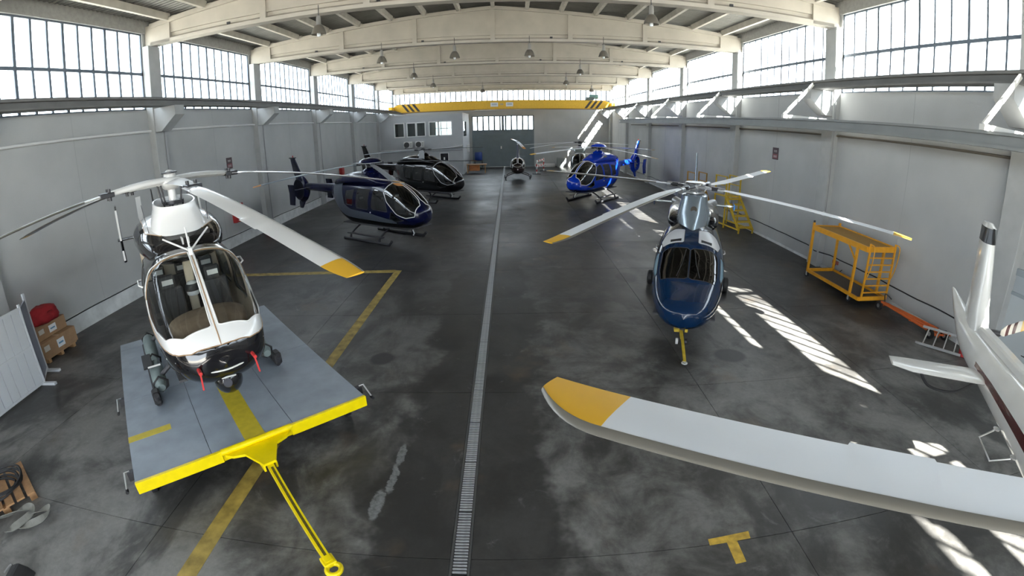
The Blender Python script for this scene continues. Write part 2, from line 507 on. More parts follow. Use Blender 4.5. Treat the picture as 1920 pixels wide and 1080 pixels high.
for k in range(0, 8):
    yk = YK(k) if k < 7 else YF - .3
    root = thing('roof_beam', 'cream concrete roof beam ' + beam_names[k], 'roof beam', (0, yk, 0), 0, 'concrete roof beams')
    beams.append(root)
    def part(nm, mk):
        if nm not in bm_cache: bm_cache[nm] = mk()
        return link(nm, bm_cache[nm], root)
    def web():
        q = MB(); q.box(CL, CR, -.05, .05, 8.84, 9.0); q.prism([(CL, 8.99), (CR, 8.99), (CR, 9.3), (APEX, 10.25), (CL, 9.3)], -.14, .14, 'y')
        o = q.build('tmp', BEAM); me = o.data; bpy.data.objects.remove(o); return me
    def bot():
        q = MB(); q.prism([(-.20, 8.65), (.20, 8.65), (.20, 8.78), (.10, 8.85), (-.10, 8.85), (-.20, 8.78)], CL, CR, 'x')
        o = q.build('tmp', BEAM); me = o.data; bpy.data.objects.remove(o); return me
    def top():
        q = MB()
        for a, b in ((CL, APEX), (APEX, CR)):
            q.prism([(a, roof_z(a) - .17), (b, roof_z(b) - .17), (b, roof_z(b)), (a, roof_z(a))], -.24, .24, 'y')
        o = q.build('tmp', BEAM); me = o.data; bpy.data.objects.remove(o); return me
    def rib(x):
        def f():
            q = MB(); q.box(x - .11, x + .11, -.2, .2, 8.78, roof_z(x) - .15)
            o = q.build('tmp', BEAM); me = o.data; bpy.data.objects.remove(o); return me
        return f
    def endb(x0, x1):
        def f():
            q = MB(); q.box(x0, x1, -.2, .2, 8.66, 9.40); o = q.build('tmp', BEAM); me = o.data; bpy.data.objects.remove(o); return me
        return f
    def put(nm, key, mk):
        if key not in bm_cache: bm_cache[key] = mk(); bm_cache[key].name = nm
        link(nm, bm_cache[key], root)
    put('web', 'web', web); put('bottom_flange', 'bot', bot); put('top_flange', 'top', top)
    for x in (-8.0, -4.4, APEX, 2.9, 6.5): put('stiffener', ('rib', x), rib(x))
    put('end_block', 'e0', endb(CL - .25, CL + .9)); put('end_block', 'e1', endb(CR - .9, CR + .25))

# ---- far wall with big sliding door and clerestory
D0, D1, DH = -4.25, 2.74, 5.82
mb = MB()
mb.box(XL, -8.4, YF, YF + .3, 0, 7.50); mb.box(-8.4, -5.2, YF, YF + .3, 0, 3.7); mb.box(-8.4, -5.2, YF, YF + .3, 5.5, 7.5); mb.box(-5.2, D0, YF, YF + .3, 0, 7.5)
mb.box(D1, XR, YF, YF + .3, 0, 7.50); mb.box(D0, D1, YF, YF + .3, DH, 7.50)
mb.box(XL, XR, YF, YF + .3, 8.68, 10.6)
wall_far = struct(mb.build('wall_far', WALL), 'pale grey end wall around the big sliding door')
for x in (-7.8, 4.2, 8.0):
    q = MB(); q.box(x - .014, x + .014, YF - .006, YF + .02, 0, 7.5); q.build('panel_joint', mat('joint_grey', (0.38, 0.39, 0.39), .8), wall_far)
wn[0] += 1
q = MB(); q.box(XL, XR, YF + .08, YF + .16, 7.50, 7.56); q.box(XL, XR, YF + .08, YF + .16, 8.62, 8.68)
cler = struct(q.build('window_%d' % wn[0], FRAME), 'long clerestory window strip across the end wall')
n = 42; dx = (XR - XL) / n
mm = None; pp = None
for i in range(n):
    if mm is None:
        q = MB(); q.box(-.06, .06, YF + .09, YF + .15, 7.56, 8.62); o = q.build('mullion', FRAME, cler); mm = o.data
        q = MB(); q.box(-dx / 2 + .02, dx / 2 - .02, YF + .117, YF + .123, 7.56, 8.62); p = q.build('pane', PANE, cler); pp = p.data
    else: o = link('mullion', mm, cler); p = link('pane', pp, cler)
    o.location = (XL + i * dx, 0, 0); p.location = (XL + (i + .5) * dx, 0, 0)
wn[0] += 1
q = MB()
for i in range(6): q.box(-8.4 + i * .64 - .03, -8.4 + i * .64 + .03, YF + .08, YF + .14, 3.7, 5.5)
q.box(-8.4, -5.2, YF + .08, YF + .14, 4.55, 4.62)
bw = struct(q.build('window_%d' % wn[0], FRAME), 'gridded window lighting the upper office room')
q = MB(); q.box(-8.4, -5.2, YF + .10, YF + .106, 3.7, 5.5); q.build('pane', PANE, bw)
DOORG = mat('door_slate', (0.16, 0.20, 0.22), .55, noise=.12, nscale=1.5)
q = MB()
for x, w_ in ((D0, .14), (-.90, .28), (D1 - .14, .14)): q.box(x, x + w_, YF + .02, YF + .14, 0, DH)
q.box(D0, D1, YF + .02, YF + .14, 4.12, 4.22); q.box(D0, D1, YF + .02, YF + .14, DH - .1, DH); q.box(D0, D1, YF + .02, YF + .14, 0, .1)
door = struct(q.build('door_1', DOORG), 'tall slate grey sliding hangar door with a glazed top')
nd = 11; dw = (D1 - D0) / nd
for i in range(nd):
    q = MB(); q.box(D0 + i * dw, D0 + (i + 1) * dw, YF + .09, YF + .12, .1, 4.12); q.box(D0 + i * dw + .012, D0 + (i + 1) * dw - .012, YF + .06, YF + .11, .1, 4.12); q.build('door_panel', DOORG, door)
    q = MB(); q.box(D0 + i * dw + .035, D0 + (i + 1) * dw - .035, YF + .08, YF + .086, 4.22, DH - .1); q.build('pane', PANE, door)
    q = MB(); q.box(D0 + i * dw - .09, D0 + i * dw + .09, YF + .05, YF + .11, 4.22, DH - .1); q.build('mullion', DOORG, door)
q = MB(); q.box(-1.05, -.93, YF - .0, YF + .02, 2.05, 2.35); q.build('door_handle', WHITE, door)

# ---- back wall behind the camera, its big door standing open
B0, B1, BH = -7.5, 6.0, 5.6
mb = MB()
mb.box(XL, B0, YB - .3, YB, 0, 7.50); mb.box(B1, XR, YB - .3, YB, 0, 7.50); mb.box(B0, B1, YB - .3, YB, BH, 7.50); mb.box(XL, XR, YB - .3, YB, 8.68, 10.6)
struct(mb.build('wall_back', WALL), 'end wall behind the viewpoint with an open doorway')
wn[0] += 1
q = MB(); q.box(XL, XR, YB - .16, YB - .08, 7.50, 7.56); q.box(XL, XR, YB - .16, YB - .08, 8.62, 8.68)
for i in range(n + 1): q.box(XL + i * dx - .02, XL + i * dx + .02, YB - .15, YB - .09, 7.56, 8.62)
struct(q.build('window_%d' % wn[0], FRAME), 'clerestory strip over the open doorway')
# pale apron and field outside
mb = MB(); mb.box(-150, 150, -150, 200, -.5, -.32)
struct(mb.build('ground_outside', mat('pale_ground', (0.42, 0.41, 0.37), .9, noise=.2, nscale=.1)), 'pale ground around the hangar')
# ================================================================== crane, steelwork, lamps
for b in beams: b['kind'] = 'thing'
def runway(side):
    s = -1 if side == 'left' else 1
    xi, xo = (-11.92, -12.45) if s < 0 else (10.33, 10.86)
    c = (xi + xo) / 2
    root = thing('crane_runway_beam', 'grey crane runway beam on corbels along the %s wall' % ('shaded' if s < 0 else 'sunlit'), 'beam', (c, 0, 0)); root['kind'] = 'thing'
    q = MB(); q.box(-.11, .11, YB + .2, YF - .2, 6.40, 6.60); q.build('web', RAIL, root)
    q = MB(); q.box(-.265, .265, YB + .2, YF - .2, 6.57, 6.64); q.build('top_flange', RAIL, root)
    q = MB(); q.box(-.24, .24, YB + .2, YF - .2, 6.36, 6.41); q.build('bottom_flange', RAIL, root)
    q = MB(); q.box(-.03, .03, YB + .2, YF - .2, 6.64, 6.69); q.build('crane_rail', DKSTEEL, root)
runway('left'); runway('right')
# overhead travelling crane at the far end
cr = thing('overhead_crane', 'long yellow overhead travelling crane girder below the far clerestory', 'crane', (0, 51.2, 0))
q = MB(); q.prism([(-11.2, 6.40), (9.6, 6.40), (10.4, 6.70), (10.4, 7.10), (9.9, 7.28), (-11.5, 7.28), (-12.0, 7.10), (-12.0, 6.70)], -.28, .28, 'y'); q.build('girder', YEL, cr, bevel=.02)
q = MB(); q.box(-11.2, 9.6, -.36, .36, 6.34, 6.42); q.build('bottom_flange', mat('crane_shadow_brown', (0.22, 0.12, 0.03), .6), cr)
STRIPE = mat('stripe_black', (0.03, 0.025, 0.02), .5)
for x0, sgn in ((-10.9, 1), (8.05, -1)):
    for i in range(3):
        q = MB(); a = x0 + i * .55
        q.prism([(a - .3 * sgn, 7.24), (a + .28 - .3 * sgn, 7.24), (a + .28 + .3 * sgn, 6.46), (a + .3 * sgn, 6.46)], -.288, -.280, 'y'); q.build('hazard_stripe', STRIPE, cr)
for x in (-12.18, 10.6):
    q = MB(); q.box(x - .2, x + .2, -1.3, 1.3, 6.72, 7.02); o = q.build('end_carriage', YEL, cr, bevel=.02)
    for yy in (-1.0, 1.0):
        q = MB(); q.cyl((x, yy, 6.80), .115, .12, 16, 'x'); q.build('wheel', DKSTEEL, o, smooth=40)
q = MB(); q.box(7.9, 8.75, -.5, .4, 7.34, 7.62); q.build('trolley_frame', mat('hoist_dark', (0.07, 0.09, 0.08), .5), cr, bevel=.02)
q = MB(); q.cyl((8.75, -.1, 7.68), .22, .9, 16, 'x'); q.build('hoist_motor', mat('hoist_green', (0.13, 0.24, 0.21), .5), cr, smooth=40)
PLATE = mat('plate_white', (0.75, 0.76, 0.75), .5); PRINT = mat('plate_print', (0.25, 0.28, 0.30), .6)
for x0, x1, mt in ((-1.92, -1.15, PLATE), (-1.08, -.5, YEL), (-.34, .4, PLATE)):
    q = MB(); q.box(x0, x1, -.30, -.281, 6.66, 7.08); o = q.build('plate', mt, cr)
    q = MB()
    for zz in (6.82, 6.92): q.box(x0 + .12, x1 - .12, -.305, -.3, zz, zz + .05)
    q.build('plate_print', PRINT, o)
# lower steel beam on wall brackets along the sunlit wall
ru = thing('bracket_steel_beam', 'flat grey steel beam carried by wall brackets on the sunlit wall', 'beam', (9.35, 0, 0)); ru['kind'] = 'thing'
STEELG = mat('steel_grey', (0.25, 0.26, 0.26), .5, .1, noise=.12, nscale=1.5)
q = MB(); q.box(-.16, .16, -2.0, 41.0, 5.19, 5.25); q.build('top_flange', STEELG, ru)
q = MB(); q.box(-.05, .05, -2.0, 41.0, 4.99, 5.19); q.build('web', STEELG, ru)
q = MB(); q.box(-.16, .16, -2.0, 41.0, 4.93, 4.99); q.build('bottom_flange', STEELG, ru)
BRK = mat('bracket_white', (0.72, 0.72, 0.70), .5)
arm_me = None
for k in range(0, 6):
    if arm_me is None:
        q = MB(); q.box(-.25, 2.0, -.07, .07, 5.25, 5.37); a = q.build('bracket_arm', BRK, ru); arm_me = a.data
        q = MB(); q.bar((-.2, 0, 5.36), (.93, 0, 6.50), .11, .05, up=(0, 1, 0)); b_ = q.build('bracket_strut', BRK, a); st_me = b_.data
    else: a = link('bracket_arm', arm_me, ru); b_ = link('bracket_strut', st_me, a)
    a.location = (0, YK(k) - .42, 0)
# conduits and cables
def cable(name, pts, r, m_, label, cat='cable', n=6):
    q = MB(); q.tube(pts, r, n); return tag(q.build(name, m_, smooth=60), label, cat)
COND = mat('conduit_white', (0.70, 0.71, 0.70), .5)
cable('wall_conduit', spline([(XL + .10, YB + 1, 5.56), (XL + .10, 8, 5.56), (XL + .09, 24, 5.56), (XL + .10, 46.9, 5.5)], 6), .045, COND, 'white conduit running high along the shaded wall', 'conduit')
cable('wall_conduit', [(XR - .03, 4.0, 4.83), (XR - .03, 46.0, 4.83)], .035, mat('shade_band_brown', (0.16, 0.145, 0.12), .7), 'thin dark band standing for wall shading below the bracketed beam', 'conduit')  # dark tube paints the shading on the wall under the beam
rnd = random.Random(3)
pts = [(XL + .17, y_, .53 + rnd.uniform(-.025, .02)) for y_ in np.arange(9.5, 47, 1.3)]
cable('power_cable', spline(pts, 3), .018, BLACK, 'black cable lying along the kerb of the shaded wall')
pts = [(XR - .03 if abs((y_ - YK(0)) % 8) > .5 and abs((y_ - YK(0)) % 8) < 7.5 else CR - .03, y_, .57 + rnd.uniform(-.02, .02)) for y_ in np.arange(5.0, 47, .65)]
cable('power_cable', spline(pts, 2), .02, BLACK, 'black cable strung low along the sunlit wall')
q = MB(); q.cyl((XR - .03, 14.35, .42), .06, .05, 10, 'x'); q.box(XR - .07, XR, 14.2, 14.5, .36, .48)
sk = tag(q.build('wall_socket', mat('socket_red', (0.35, 0.10, 0.08), .5)), 'small red wall socket behind the yellow trolley', 'socket')
q = MB(); q.tube(spline([(XR - .05, 14.3, .38), (XR - .16, 14.25, .12), (XR - .2, 14.0, .1), (XR - .12, 13.8, .3)], 8), .014, 6); q.build('plug_lead', BLACK, sk, smooth=60)
q = MB(); q.tube([(CR - .02, 15.05, 6.0), (CR - .02, 15.05, 2.1)], .014, 6)
cd = tag(q.build('drop_cord', mat('cord_grey', (0.25, 0.25, 0.26), .6), smooth=60), 'thin cord dropping down the column above the yellow trolley', 'cord')
q = MB(); q.lathe([(0, 0), (.08, .02), (.08, .1), (.04, .16), (0, .17)], (CR - .09, 15.05, 1.95), 12); q.build('drop_switch', WHITE, cd, smooth=50)
for k in (2, 3, 4):
    q = MB(); q.tube([(CL + .03, YK(k) + .16, 5.5), (CL + .03, YK(k) + .16, .55)], .016, 6)
    tag(q.build('column_pipe', mat('cord_grey', (0.25, 0.25, 0.26), .6), smooth=60), 'thin grey pipe down the shaded wall column, %s from the camera' % {2: 'first', 3: 'second', 4: 'third'}[k], 'pipe')
# high-bay lamps hung from the beams
LAMPW = mat('lamp_grey', (0.45, 0.44, 0.42), .4, .5); REFL = mat('lamp_reflector', (0.26, 0.235, 0.20), .35, .5)
BULB = mat('lamp_bulb', (0.85, 0.87, 0.88), .15); LINER = mat('lamp_liner', (0.75, 0.80, 0.85), .2, .8)
def make_lamp():
    root = thing('pendant_lamp', 'x', 'lamp', (0, 0, 0), 0, 'high bay lamps under the roof beams')
    q = MB(); q.tube([(0, 0, .82), (0, 0, .42)], .012, 6); q.build('hanger', DKSTEEL, root)
    q = MB(); q.lathe([(0, .46), (.05, .46), (.075, .42), (.08, .18), (.09, .15), (0, .15)], n=16); q.build('ballast_housing', LAMPW, root, smooth=40)
    q = MB(); q.lathe([(.075, .16), (.12, .14), (.19, .03), (.235, -.10), (.245, -.16), (.237, -.16), (.225, -.10), (.18, .02), (.11, .12), (.06, .14)], n=28); sh = q.build('lamp_shade', REFL, root, smooth=50)
    q = MB(); q.lathe([(0, .12), (.05, .10), (.055, -.10), (.065, -.16), (.055, -.22), (0, -.24)], n=14); q.build('bulb', BULB, root, smooth=60)
    return root
L0 = None
spots = [(2, -6.0, 'largest lamp on the nearest beam, above the white helicopter'), (2, 4.47, 'large lamp on the nearest beam, above the sunlit side'), (3, -6.0, 'first from the shaded wall on the second beam'),
         (3, -2.51, 'second from the shaded wall on the second beam'), (3, .98, 'third from the shaded wall on the second beam'), (3, 4.47, 'fourth from the shaded wall on the second beam'),
         (4, -6.0, 'on the third beam, shaded side'), (4, 4.5, 'on the third beam, sunlit side'), (5, -6.0, 'on the fourth beam, shaded side'), (5, 4.53, 'on the fourth beam, sunlit side'),
         (6, -2.5, 'on the fifth beam, middle'), (6, 7.9, 'on the fifth beam, sunlit side'), (1, -6.0, 'on the beam overhead, shaded side'), (1, 4.47, 'on the beam overhead, sunlit side')]
for k, x, txt in spots:
    o = copy_tree(L0) if L0 else make_lamp()
    L0 = L0 or o
    o.location = (x, YK(k) - .211, 8.10); o['label'] = 'bell-shaped high bay lamp, ' + txt
q = None
# junction boxes on beam flanges
jb = None
for k in (2, 3, 4):
    for x in (-9.3, -4.0, 2.0, 7.2):
        if jb is None:
            q = MB(); q.box(-.06, .06, -.05, .0, -.04, .04); o = q.build('junction_box', DKSTEEL, beams[k]); jb = o.data
        else: o = link('junction_box', jb, beams[k])
        o.location = (x, -.2, 8.83)

# ================================================================== office block at the far end
OX0, OX1, OY0, OY1, OZ = XL + .02, -4.55, 47.5, YF - .02, 5.95
office = thing('site_office', 'grey two-storey office box built into the far corner', 'office', ((OX0 + OX1) / 2, (OY0 + OY1) / 2, 0))
ox, oy = -office.location.x, -office.location.y
OM = Matrix.Translation((ox, oy, 0))
OFFW = mat('office_wall', (0.42, 0.43, 0.44), .75, noise=.08, nscale=1)
wins = [(-11.30, -5.55, 3.86, 5.30)]
lw = (-6.86, -5.98, 1.28, 2.20)
def panel_with_holes(q, x0, x1, z0, z1, holes, y0, y1):
    xs_ = sorted({x0, x1} | {v for hh in holes for v in hh[:2]}); zs_ = sorted({z0, z1} | {v for hh in holes for v in hh[2:]})
    for i in range(len(xs_) - 1):
        for j in range(len(zs_) - 1):
            cx, cz = (xs_[i] + xs_[i + 1]) / 2, (zs_[j] + zs_[j + 1]) / 2
            if any(a < cx < b and c < cz < d for a, b, c, d in holes): continue
            q.box(xs_[i], xs_[i + 1], y0, y1, zs_[j], zs_[j + 1])
q = MB(); panel_with_holes(q, OX0, OX1, 0, OZ, wins + [lw], OY0, OY0 + .15); q.build('front_wall', OFFW, office, M=OM)
q = MB(); q.box(OX1 - .15, OX1, OY0 + .15, OY0 + 1.0, 0, OZ); q.box(OX1 - .15, OX1, OY0 + 4.2, OY1, 0, OZ); q.box(OX1 - .15, OX1, OY0 + 1.0, OY0 + 4.2, 0, 3.7); q.box(OX1 - .15, OX1, OY0 + 1.0, OY0 + 4.2, 5.2, OZ)
q.build('side_wall', OFFW, office, M=OM)
q = MB(); q.box(OX0, OX1 + .02, OY0 - .05, OY1, OZ, OZ + .12); q.build('roof_slab', mat('office_roof', (0.45, 0.44, 0.42), .8), office, M=OM)
q = MB(); q.box(OX0 + .1, OX1 - .2, OY0 + .15, OY1, 2.95, 3.1); q.build('upper_floor', OFFW, office, M=OM)
DKGL = glass('office_glass', (0.55, 0.62, 0.60), .10)
xs4 = [-11.30, -10.25, -10.05, -9.10, -8.15, -7.85, -6.75, -5.55]
segs = [(-11.30, -10.25), (-10.05, -9.10), (-9.10, -8.15), (-7.85, -6.9), (-6.9, -5.55)]
for a, b in segs:
    q = MB()
    for x in (a, b - .09): q.box(x, x + .09, OY0 - .03, OY0 + .1, 3.86, 5.30)
    for z in (3.86, 5.21): q.box(a, b, OY0 - .03, OY0 + .1, z, z + .09)
    o = q.build('window_frame', WHITE, office, M=OM)
    q = MB(); q.box(a + .09, b - .09, OY0 + .03, OY0 + .04, 3.95, 5.21); q.build('pane', DKGL, o)
for a, b in ((-10.25, -10.05), (-8.15, -7.85)):
    q = MB(); q.box(a, b, OY0, OY0 + .12, 3.86, 5.30); q.build('window_post', OFFW, office, M=OM)
q = MB()
for x in (lw[0], lw[1] - .06): q.box(x, x + .06, OY0 - .02, OY0 + .1, lw[2], lw[3])
for z in (lw[2], lw[3] - .06): q.box(lw[0], lw[1], OY0 - .02, OY0 + .1, z, z + .06)
o = q.build('window_frame', WHITE, office, M=OM)
q = MB(); q.box(lw[0], lw[1], OY0 + .05, OY0 + .06, lw[2], lw[3]); q.build('pane', mat('dark_pane', (0.02, 0.02, 0.025), .1), o)
q = MB(); q.box(-6.5, -6.36, OY0 + .03, OY0 + .05, 1.5, 1.75); q.build('notice', WHITE, o)
# rear room glazing lets the end-wall daylight into the upper room
q = MB(); q.box(OX1 - .1, OX1 - .05, OY0 + 1.0, OY0 + 4.2, 3.7, 5.2); q.build('pane', DKGL, office, M=OM)
q = MB(); q.tube([(OX0, OY0 - .05, 2.62), (-6.2, OY0 - .05, 2.62), (-4.6, OY0 - .05, 2.85)], .04, 8); q.build('pipe_run', COND, office, M=OM, smooth=50)
q = MB(); q.tube([(OX0, OY0 - .05, 2.42), (-4.6, OY0 - .05, 2.42)], .03, 8); q.build('pipe_run', mat('cord_grey', (0.25, 0.25, 0.26), .6), office, M=OM, smooth=50)
ACW = mat('ac_white', (0.72, 0.72, 0.70), .5)
for i, (x0, txt) in enumerate(((-10.34, 'white air conditioner unit under the dark office window, nearer the shaded wall'), (-9.17, 'white air conditioner unit under the office window, nearer the door'))):
    ac = thing('air_conditioner', txt, 'air conditioner', (x0 + .42, OY0 - .17, 2.83), 0, 'office air conditioners')
    q = MB(); q.box(-.42, .42, -.15, .15, 0, .6); q.build('casing', ACW, ac, bevel=.02)
    q = MB(); q.lathe([(0, -.001), (.25, -.001), (.27, -.03), (.25, -.03), (0, -.02)], (-.12, -.15, .3), 20, axis='y'); q.build('fan_grille', mat('grille_dark', (0.05, 0.05, 0.05), .5), ac, smooth=40)
    q = MB()
    for z in (.12, .2, .28, .36, .44): q.box(.2, .38, -.157, -.15, z, z + .03)
    q.build('side_louvre', mat('grille_dark', (0.05, 0.05, 0.05), .5), ac)
    for x in (-.3, .3):
        q = MB(); q.bar((x, .16, -.02), (x, -.15, -.02), .04); q.build('wall_bracket', DKSTEEL, ac)
WOOD = mat('pale_wood', (0.42, 0.25, 0.12), .6, noise=.25, nscale=6)
ORW = mat('orange_wood', (0.45, 0.16, 0.05), .6, noise=.2)
wb = thing('workbench', 'wooden workbench with orange drawers beside the far office', 'workbench', (-3.35, 48.6, 0), 0)
q = MB(); q.box(-1.0, 1.0, -.4, .4, .82, .9); q.build('bench_top', WOOD, wb, bevel=.01)
for x in (-.92, .85):
    for yy in (-.34, .34):
        q = MB(); q.box(x - .04, x + .04, yy - .04, yy + .04, 0, .82); q.build('leg', WOOD, wb)
q = MB(); q.box(-.75, .3, -.3, .3, .25, .8); q.build('drawer_unit', ORW, wb, bevel=.01)
bt = thing('blue_drum', 'dark blue plastic drum on a stand by the far door', 'drum', (-3.45, 53.2, 0))
q = MB(); q.lathe([(0, .95), (.38, .95), (.42, 1.0), (.42, 1.75), (.36, 1.85), (0, 1.85)], n=20); q.build('drum_body', mat('drum_blue', (0.02, 0.05, 0.22), .4), bt, smooth=40)
q = MB(); q.box(-.45, .45, -.45, .45, .85, .95); q.build('stand_top', DKSTEEL, bt)
for x in (-.4, .4):
    for yy in (-.4, .4):
        q = MB(); q.box(x - .04, x + .04, yy - .04, yy + .04, 0, .85); q.build('leg', DKSTEEL, bt)
cabx = thing('electrical_cabinet', 'small white electrical cabinet on the end wall beside the door', 'cabinet', (-4.42, 52.0, 2.0))
q = MB(); q.box(-.12, .12, -.35, .35, 0, .75); q.build('cabinet_body', WHITE, cabx, bevel=.01)
q = MB(); q.box(.12, .13, -.3, .3, .05, .7); q.build('cabinet_door', mat('cab_grey', (0.55, 0.57, 0.58), .5), cabx)
# red and white barrier posts by the far door
RED = mat('signal_red', (0.45, 0.03, 0.03), .5)
br = thing('barrier', 'red and white striped barrier standing beyond the small helicopter', 'barrier', (2.95, 47.8, 0), R(74))
for x in (-1.6, 1.6):
    q = MB(); q.box(x - .05, x + .05, -.05, .05, .05, 1.35); o = q.build('post', WHITE, br)
    for z in (.25, .75): 
        p = MB(); p.box(x - .052, x + .052, -.052, .052, z, z + .22); p.build('red_band', RED, o)
    q = MB(); q.box(x - .08, x + .08, -.4, .4, 0, .06); q.build('foot', BLACK, br)
for z in (1.15, .65):
    for i in range(6):
        q = MB(); q.box(-1.55 + i * .517, -1.55 + (i + 1) * .517, -.02, .02, z, z + .16); q.build('rail_segment', RED if i % 2 else WHITE, br)
for nm, lab, x, y_, w, d, hh, mt in (('storage_crate', 'grey crate against the far end wall near the silver helicopter', 5.7, 54.2, 1.0, .7, 1.0, mat('crate_grey', (0.2, 0.22, 0.22), .6)),
                                   ('long_case', 'long white case on the floor against the far end wall', 3.9, 54.6, 2.2, .5, .35, WHITE)):
    t = thing(nm, lab, 'crate' if 'crate' in nm else 'case', (x, y_, 0))
    q = MB(); q.box(-w / 2, w / 2, -d / 2, d / 2, 0, hh * .8); q.build('body', mt, t, bevel=.015)
    q = MB(); q.box(-w / 2 - .01, w / 2 + .01, -d / 2 - .01, d / 2 + .01, hh * .8, hh); q.build('lid', mt, t, bevel=.015)
    q = MB(); q.box(-.08, .08, -d / 2 - .03, -d / 2, hh * .5, hh * .6); q.build('latch', DKSTEEL, t)

# ================================================================== things along the sunlit wall
OCH = mat('trolley_yellow', (0.78, 0.36, 0.02), .45, noise=.1)
TREAD = mat('tread_mesh', (0.36, 0.20, 0.04), .7, noise=.2, nscale=30, bump=.5, bscale=120)
tr = thing('platform_trolley', 'yellow wheeled work platform with a ladder end, against the sunlit wall', 'work platform', (10.66, 12.55, 0))
W2, Lf, Lb, H = .55, -1.35, 1.5, 1.78      # half width, near end, far end, deck height
q = MB(); q.box(-W2, W2, Lf, Lb, H - .03, H); q.build('deck', TREAD, tr)
for x in (-W2, W2):
    q = MB(); q.box(x - .03, x + .03, Lf, Lb, H - .13, H + .03); q.build('deck_rail', OCH, tr)
    q = MB(); q.box(x - .03, x + .03, Lf, Lb, .18, .28); q.build('base_rail', OCH, tr)
for y_ in (Lf, Lb):
    q = MB(); q.box(-W2, W2, y_ - .03, y_ + .03, H - .13, H + .03); q.build('deck_rail', OCH, tr)
    q = MB(); q.box(-W2, W2, y_ - .03, y_ + .03, .18, .30); q.build('base_rail', OCH, tr)
for x in (-W2, W2):
    for y_ in (Lf + .45, Lb):
        q = MB(); q.box(x - .035, x + .035, y_ - .035, y_ + .035, .2, H + (.12 if y_ > 0 else 0)); q.build('post', OCH, tr)
q = MB(); q.bar((-W2, Lf + .47, H - .5), (-W2, Lf + .9, H - .1), .04); q.build('corner_brace', OCH, tr)
q = MB(); q.cyl((-W2, Lb, H + .15), .035, .07, 10); q.build('post_cap', BLACK, tr)
for x in (-W2 + .08, W2 - .02):
    q = MB(); q.box(x - .025, x + .025, Lf - .05, Lf, .2, H + .12); q.build('ladder_stile', OCH, tr)
    q = MB(); q.tube(spline([(x, Lf - .02, H + .1), (x + .02, Lf - .2, H + .02), (x + .02, Lf - .16, H - .6), (x, Lf - .02, .75)], 6), .016, 8); q.build('grab_rail', OCH, tr, smooth=60)
for i in range(6):
    q = MB(); z = .42 + i * .21; q.box(-W2 + .08, W2 - .02, Lf - .05, Lf - .01, z, z + .035); q.build('rung', OCH, tr)
q = MB(); q.box(-W2 + .05, W2 - .05, Lf + .1, Lb - .1, .20, .22); q.build('base_tray', mat('tray_dark', (0.10, 0.09, 0.08), .7), tr)
def caster(root, x, y_, r=.09):
    q = MB(); q.cyl((x, y_, r), r, .05, 16, 'x'); w = q.build('caster_wheel', BLACK, root, smooth=40)
    q = MB(); q.cyl((x, y_, r), r * .45, .06, 12, 'x'); q.build('hub', ALU, w, smooth=40)
    q = MB(); q.box(x - .04, x + .04, y_ - .03, y_ + .03, r, .2); q.build('fork', ALU, w)
for x in (-W2, W2):
    for y_ in (Lf + .45, Lb): caster(tr, x, y_)
# yellow mobile stairs
YST = mat('stair_yellow', (0.62, 0.42, 0.03), .5, noise=.15)
def stairs(loc, rotz, label, steps=6, H=1.55, Lr=1.35, Wd=.8, rail=.95, m_=YST):
    t = thing('mobile_stairs', label, 'stairs', loc, rotz, 'yellow access stairs')
    h2 = Wd / 2
    for x in (-h2, h2):
        q = MB(); q.bar((x, -Lr, .16), (x, 0, H), .05, .12, up=(1, 0, 0)); q.build('stringer', m_, t)
        q = MB(); q.box(x - .03, x + .03, -.03, .03, 0, H + rail); q.build('post', m_, t)
        q = MB(); q.box(x - .03, x + .03, .95, 1.01, 0, H + rail); q.build('post', m_, t)
        q = MB(); q.box(x - .03, x + .03, -Lr, 1.0, .14, .2); q.build('base_rail', m_, t)
        q = MB(); q.box(x - .025, x + .025, 0, 1.0, H + rail - .05, H + rail); q.build('hand_rail', m_, t)
        q = MB(); q.box(x - .02, x + .02, 0, 1.0, H + rail * .5, H + rail * .5 + .04); q.build('mid_rail', m_, t)
        q = MB(); q.box(x - .03, x + .03, -Lr - .02, -Lr + .04, 0, .2); q.build('foot', m_, t)
    for i in range(steps):
        f = (i + .5) / steps
        q = MB(); q.box(-h2, h2, -Lr + f * Lr - .13, -Lr + f * Lr + .13, .16 + f * (H - .16) - .03, .16 + f * (H - .16) + .03); q.build('tread', m_, t)
    q = MB(); q.box(-h2, h2, 0, 1.0, H - .05, H); q.build('platform', m_, t)
    return t
stairs((10.72, 21.85, 0), R(8), 'yellow mobile stairs with a railed platform beside the sunlit wall')
stairs((10.35, 25.2, 0), R(4), 'darker yellow access stairs standing behind the first mobile stairs', 5, 1.3, 1.1, .7, 1.0, mat('stair_ochre', (0.42, 0.22, 0.03), .55, noise=.15))
# orange tow bars heaped on a wheeled carriage
ORA = mat('towbar_orange', (0.62, 0.13, 0.03), .5, noise=.15)
tb = thing('tow_bar', 'orange folding tow bar with small wheels lying at the foot of the sunlit wall', 'tow bar', (10.95, 9.6, 0))
rnd = random.Random(5)
for i in range(5):
    q = MB(); a = Vector((-.05 + .07 * i - .15, 1.25 - .1 * (i % 2), .26 - .02 * i)); b_ = Vector((.1 + .05 * ((i * 2) % 5) - .12, -1.0 + .12 * i, .14 + .05 * (i % 3)))
    q.tube([a, b_], .038, 8); q.build('tow_tube', ORA, tb, smooth=50)
for y_, x in ((1.3, -.22), (-.78, -.12), (-.95, .3)):
    q = MB(); q.cyl((x, y_, .13), .13, .07, 16, 'x'); w = q.build('wheel', BLACK, tb, smooth=40)
    q = MB(); q.cyl((x, y_, .13), .06, .08, 12, 'x'); q.build('rim', ALU, w, smooth=40)
q = MB(); q.tube([(-.22, 1.3, .13), (.25, 1.3, .13)], .03, 8); q.build('axle', ORA, tb, smooth=50)
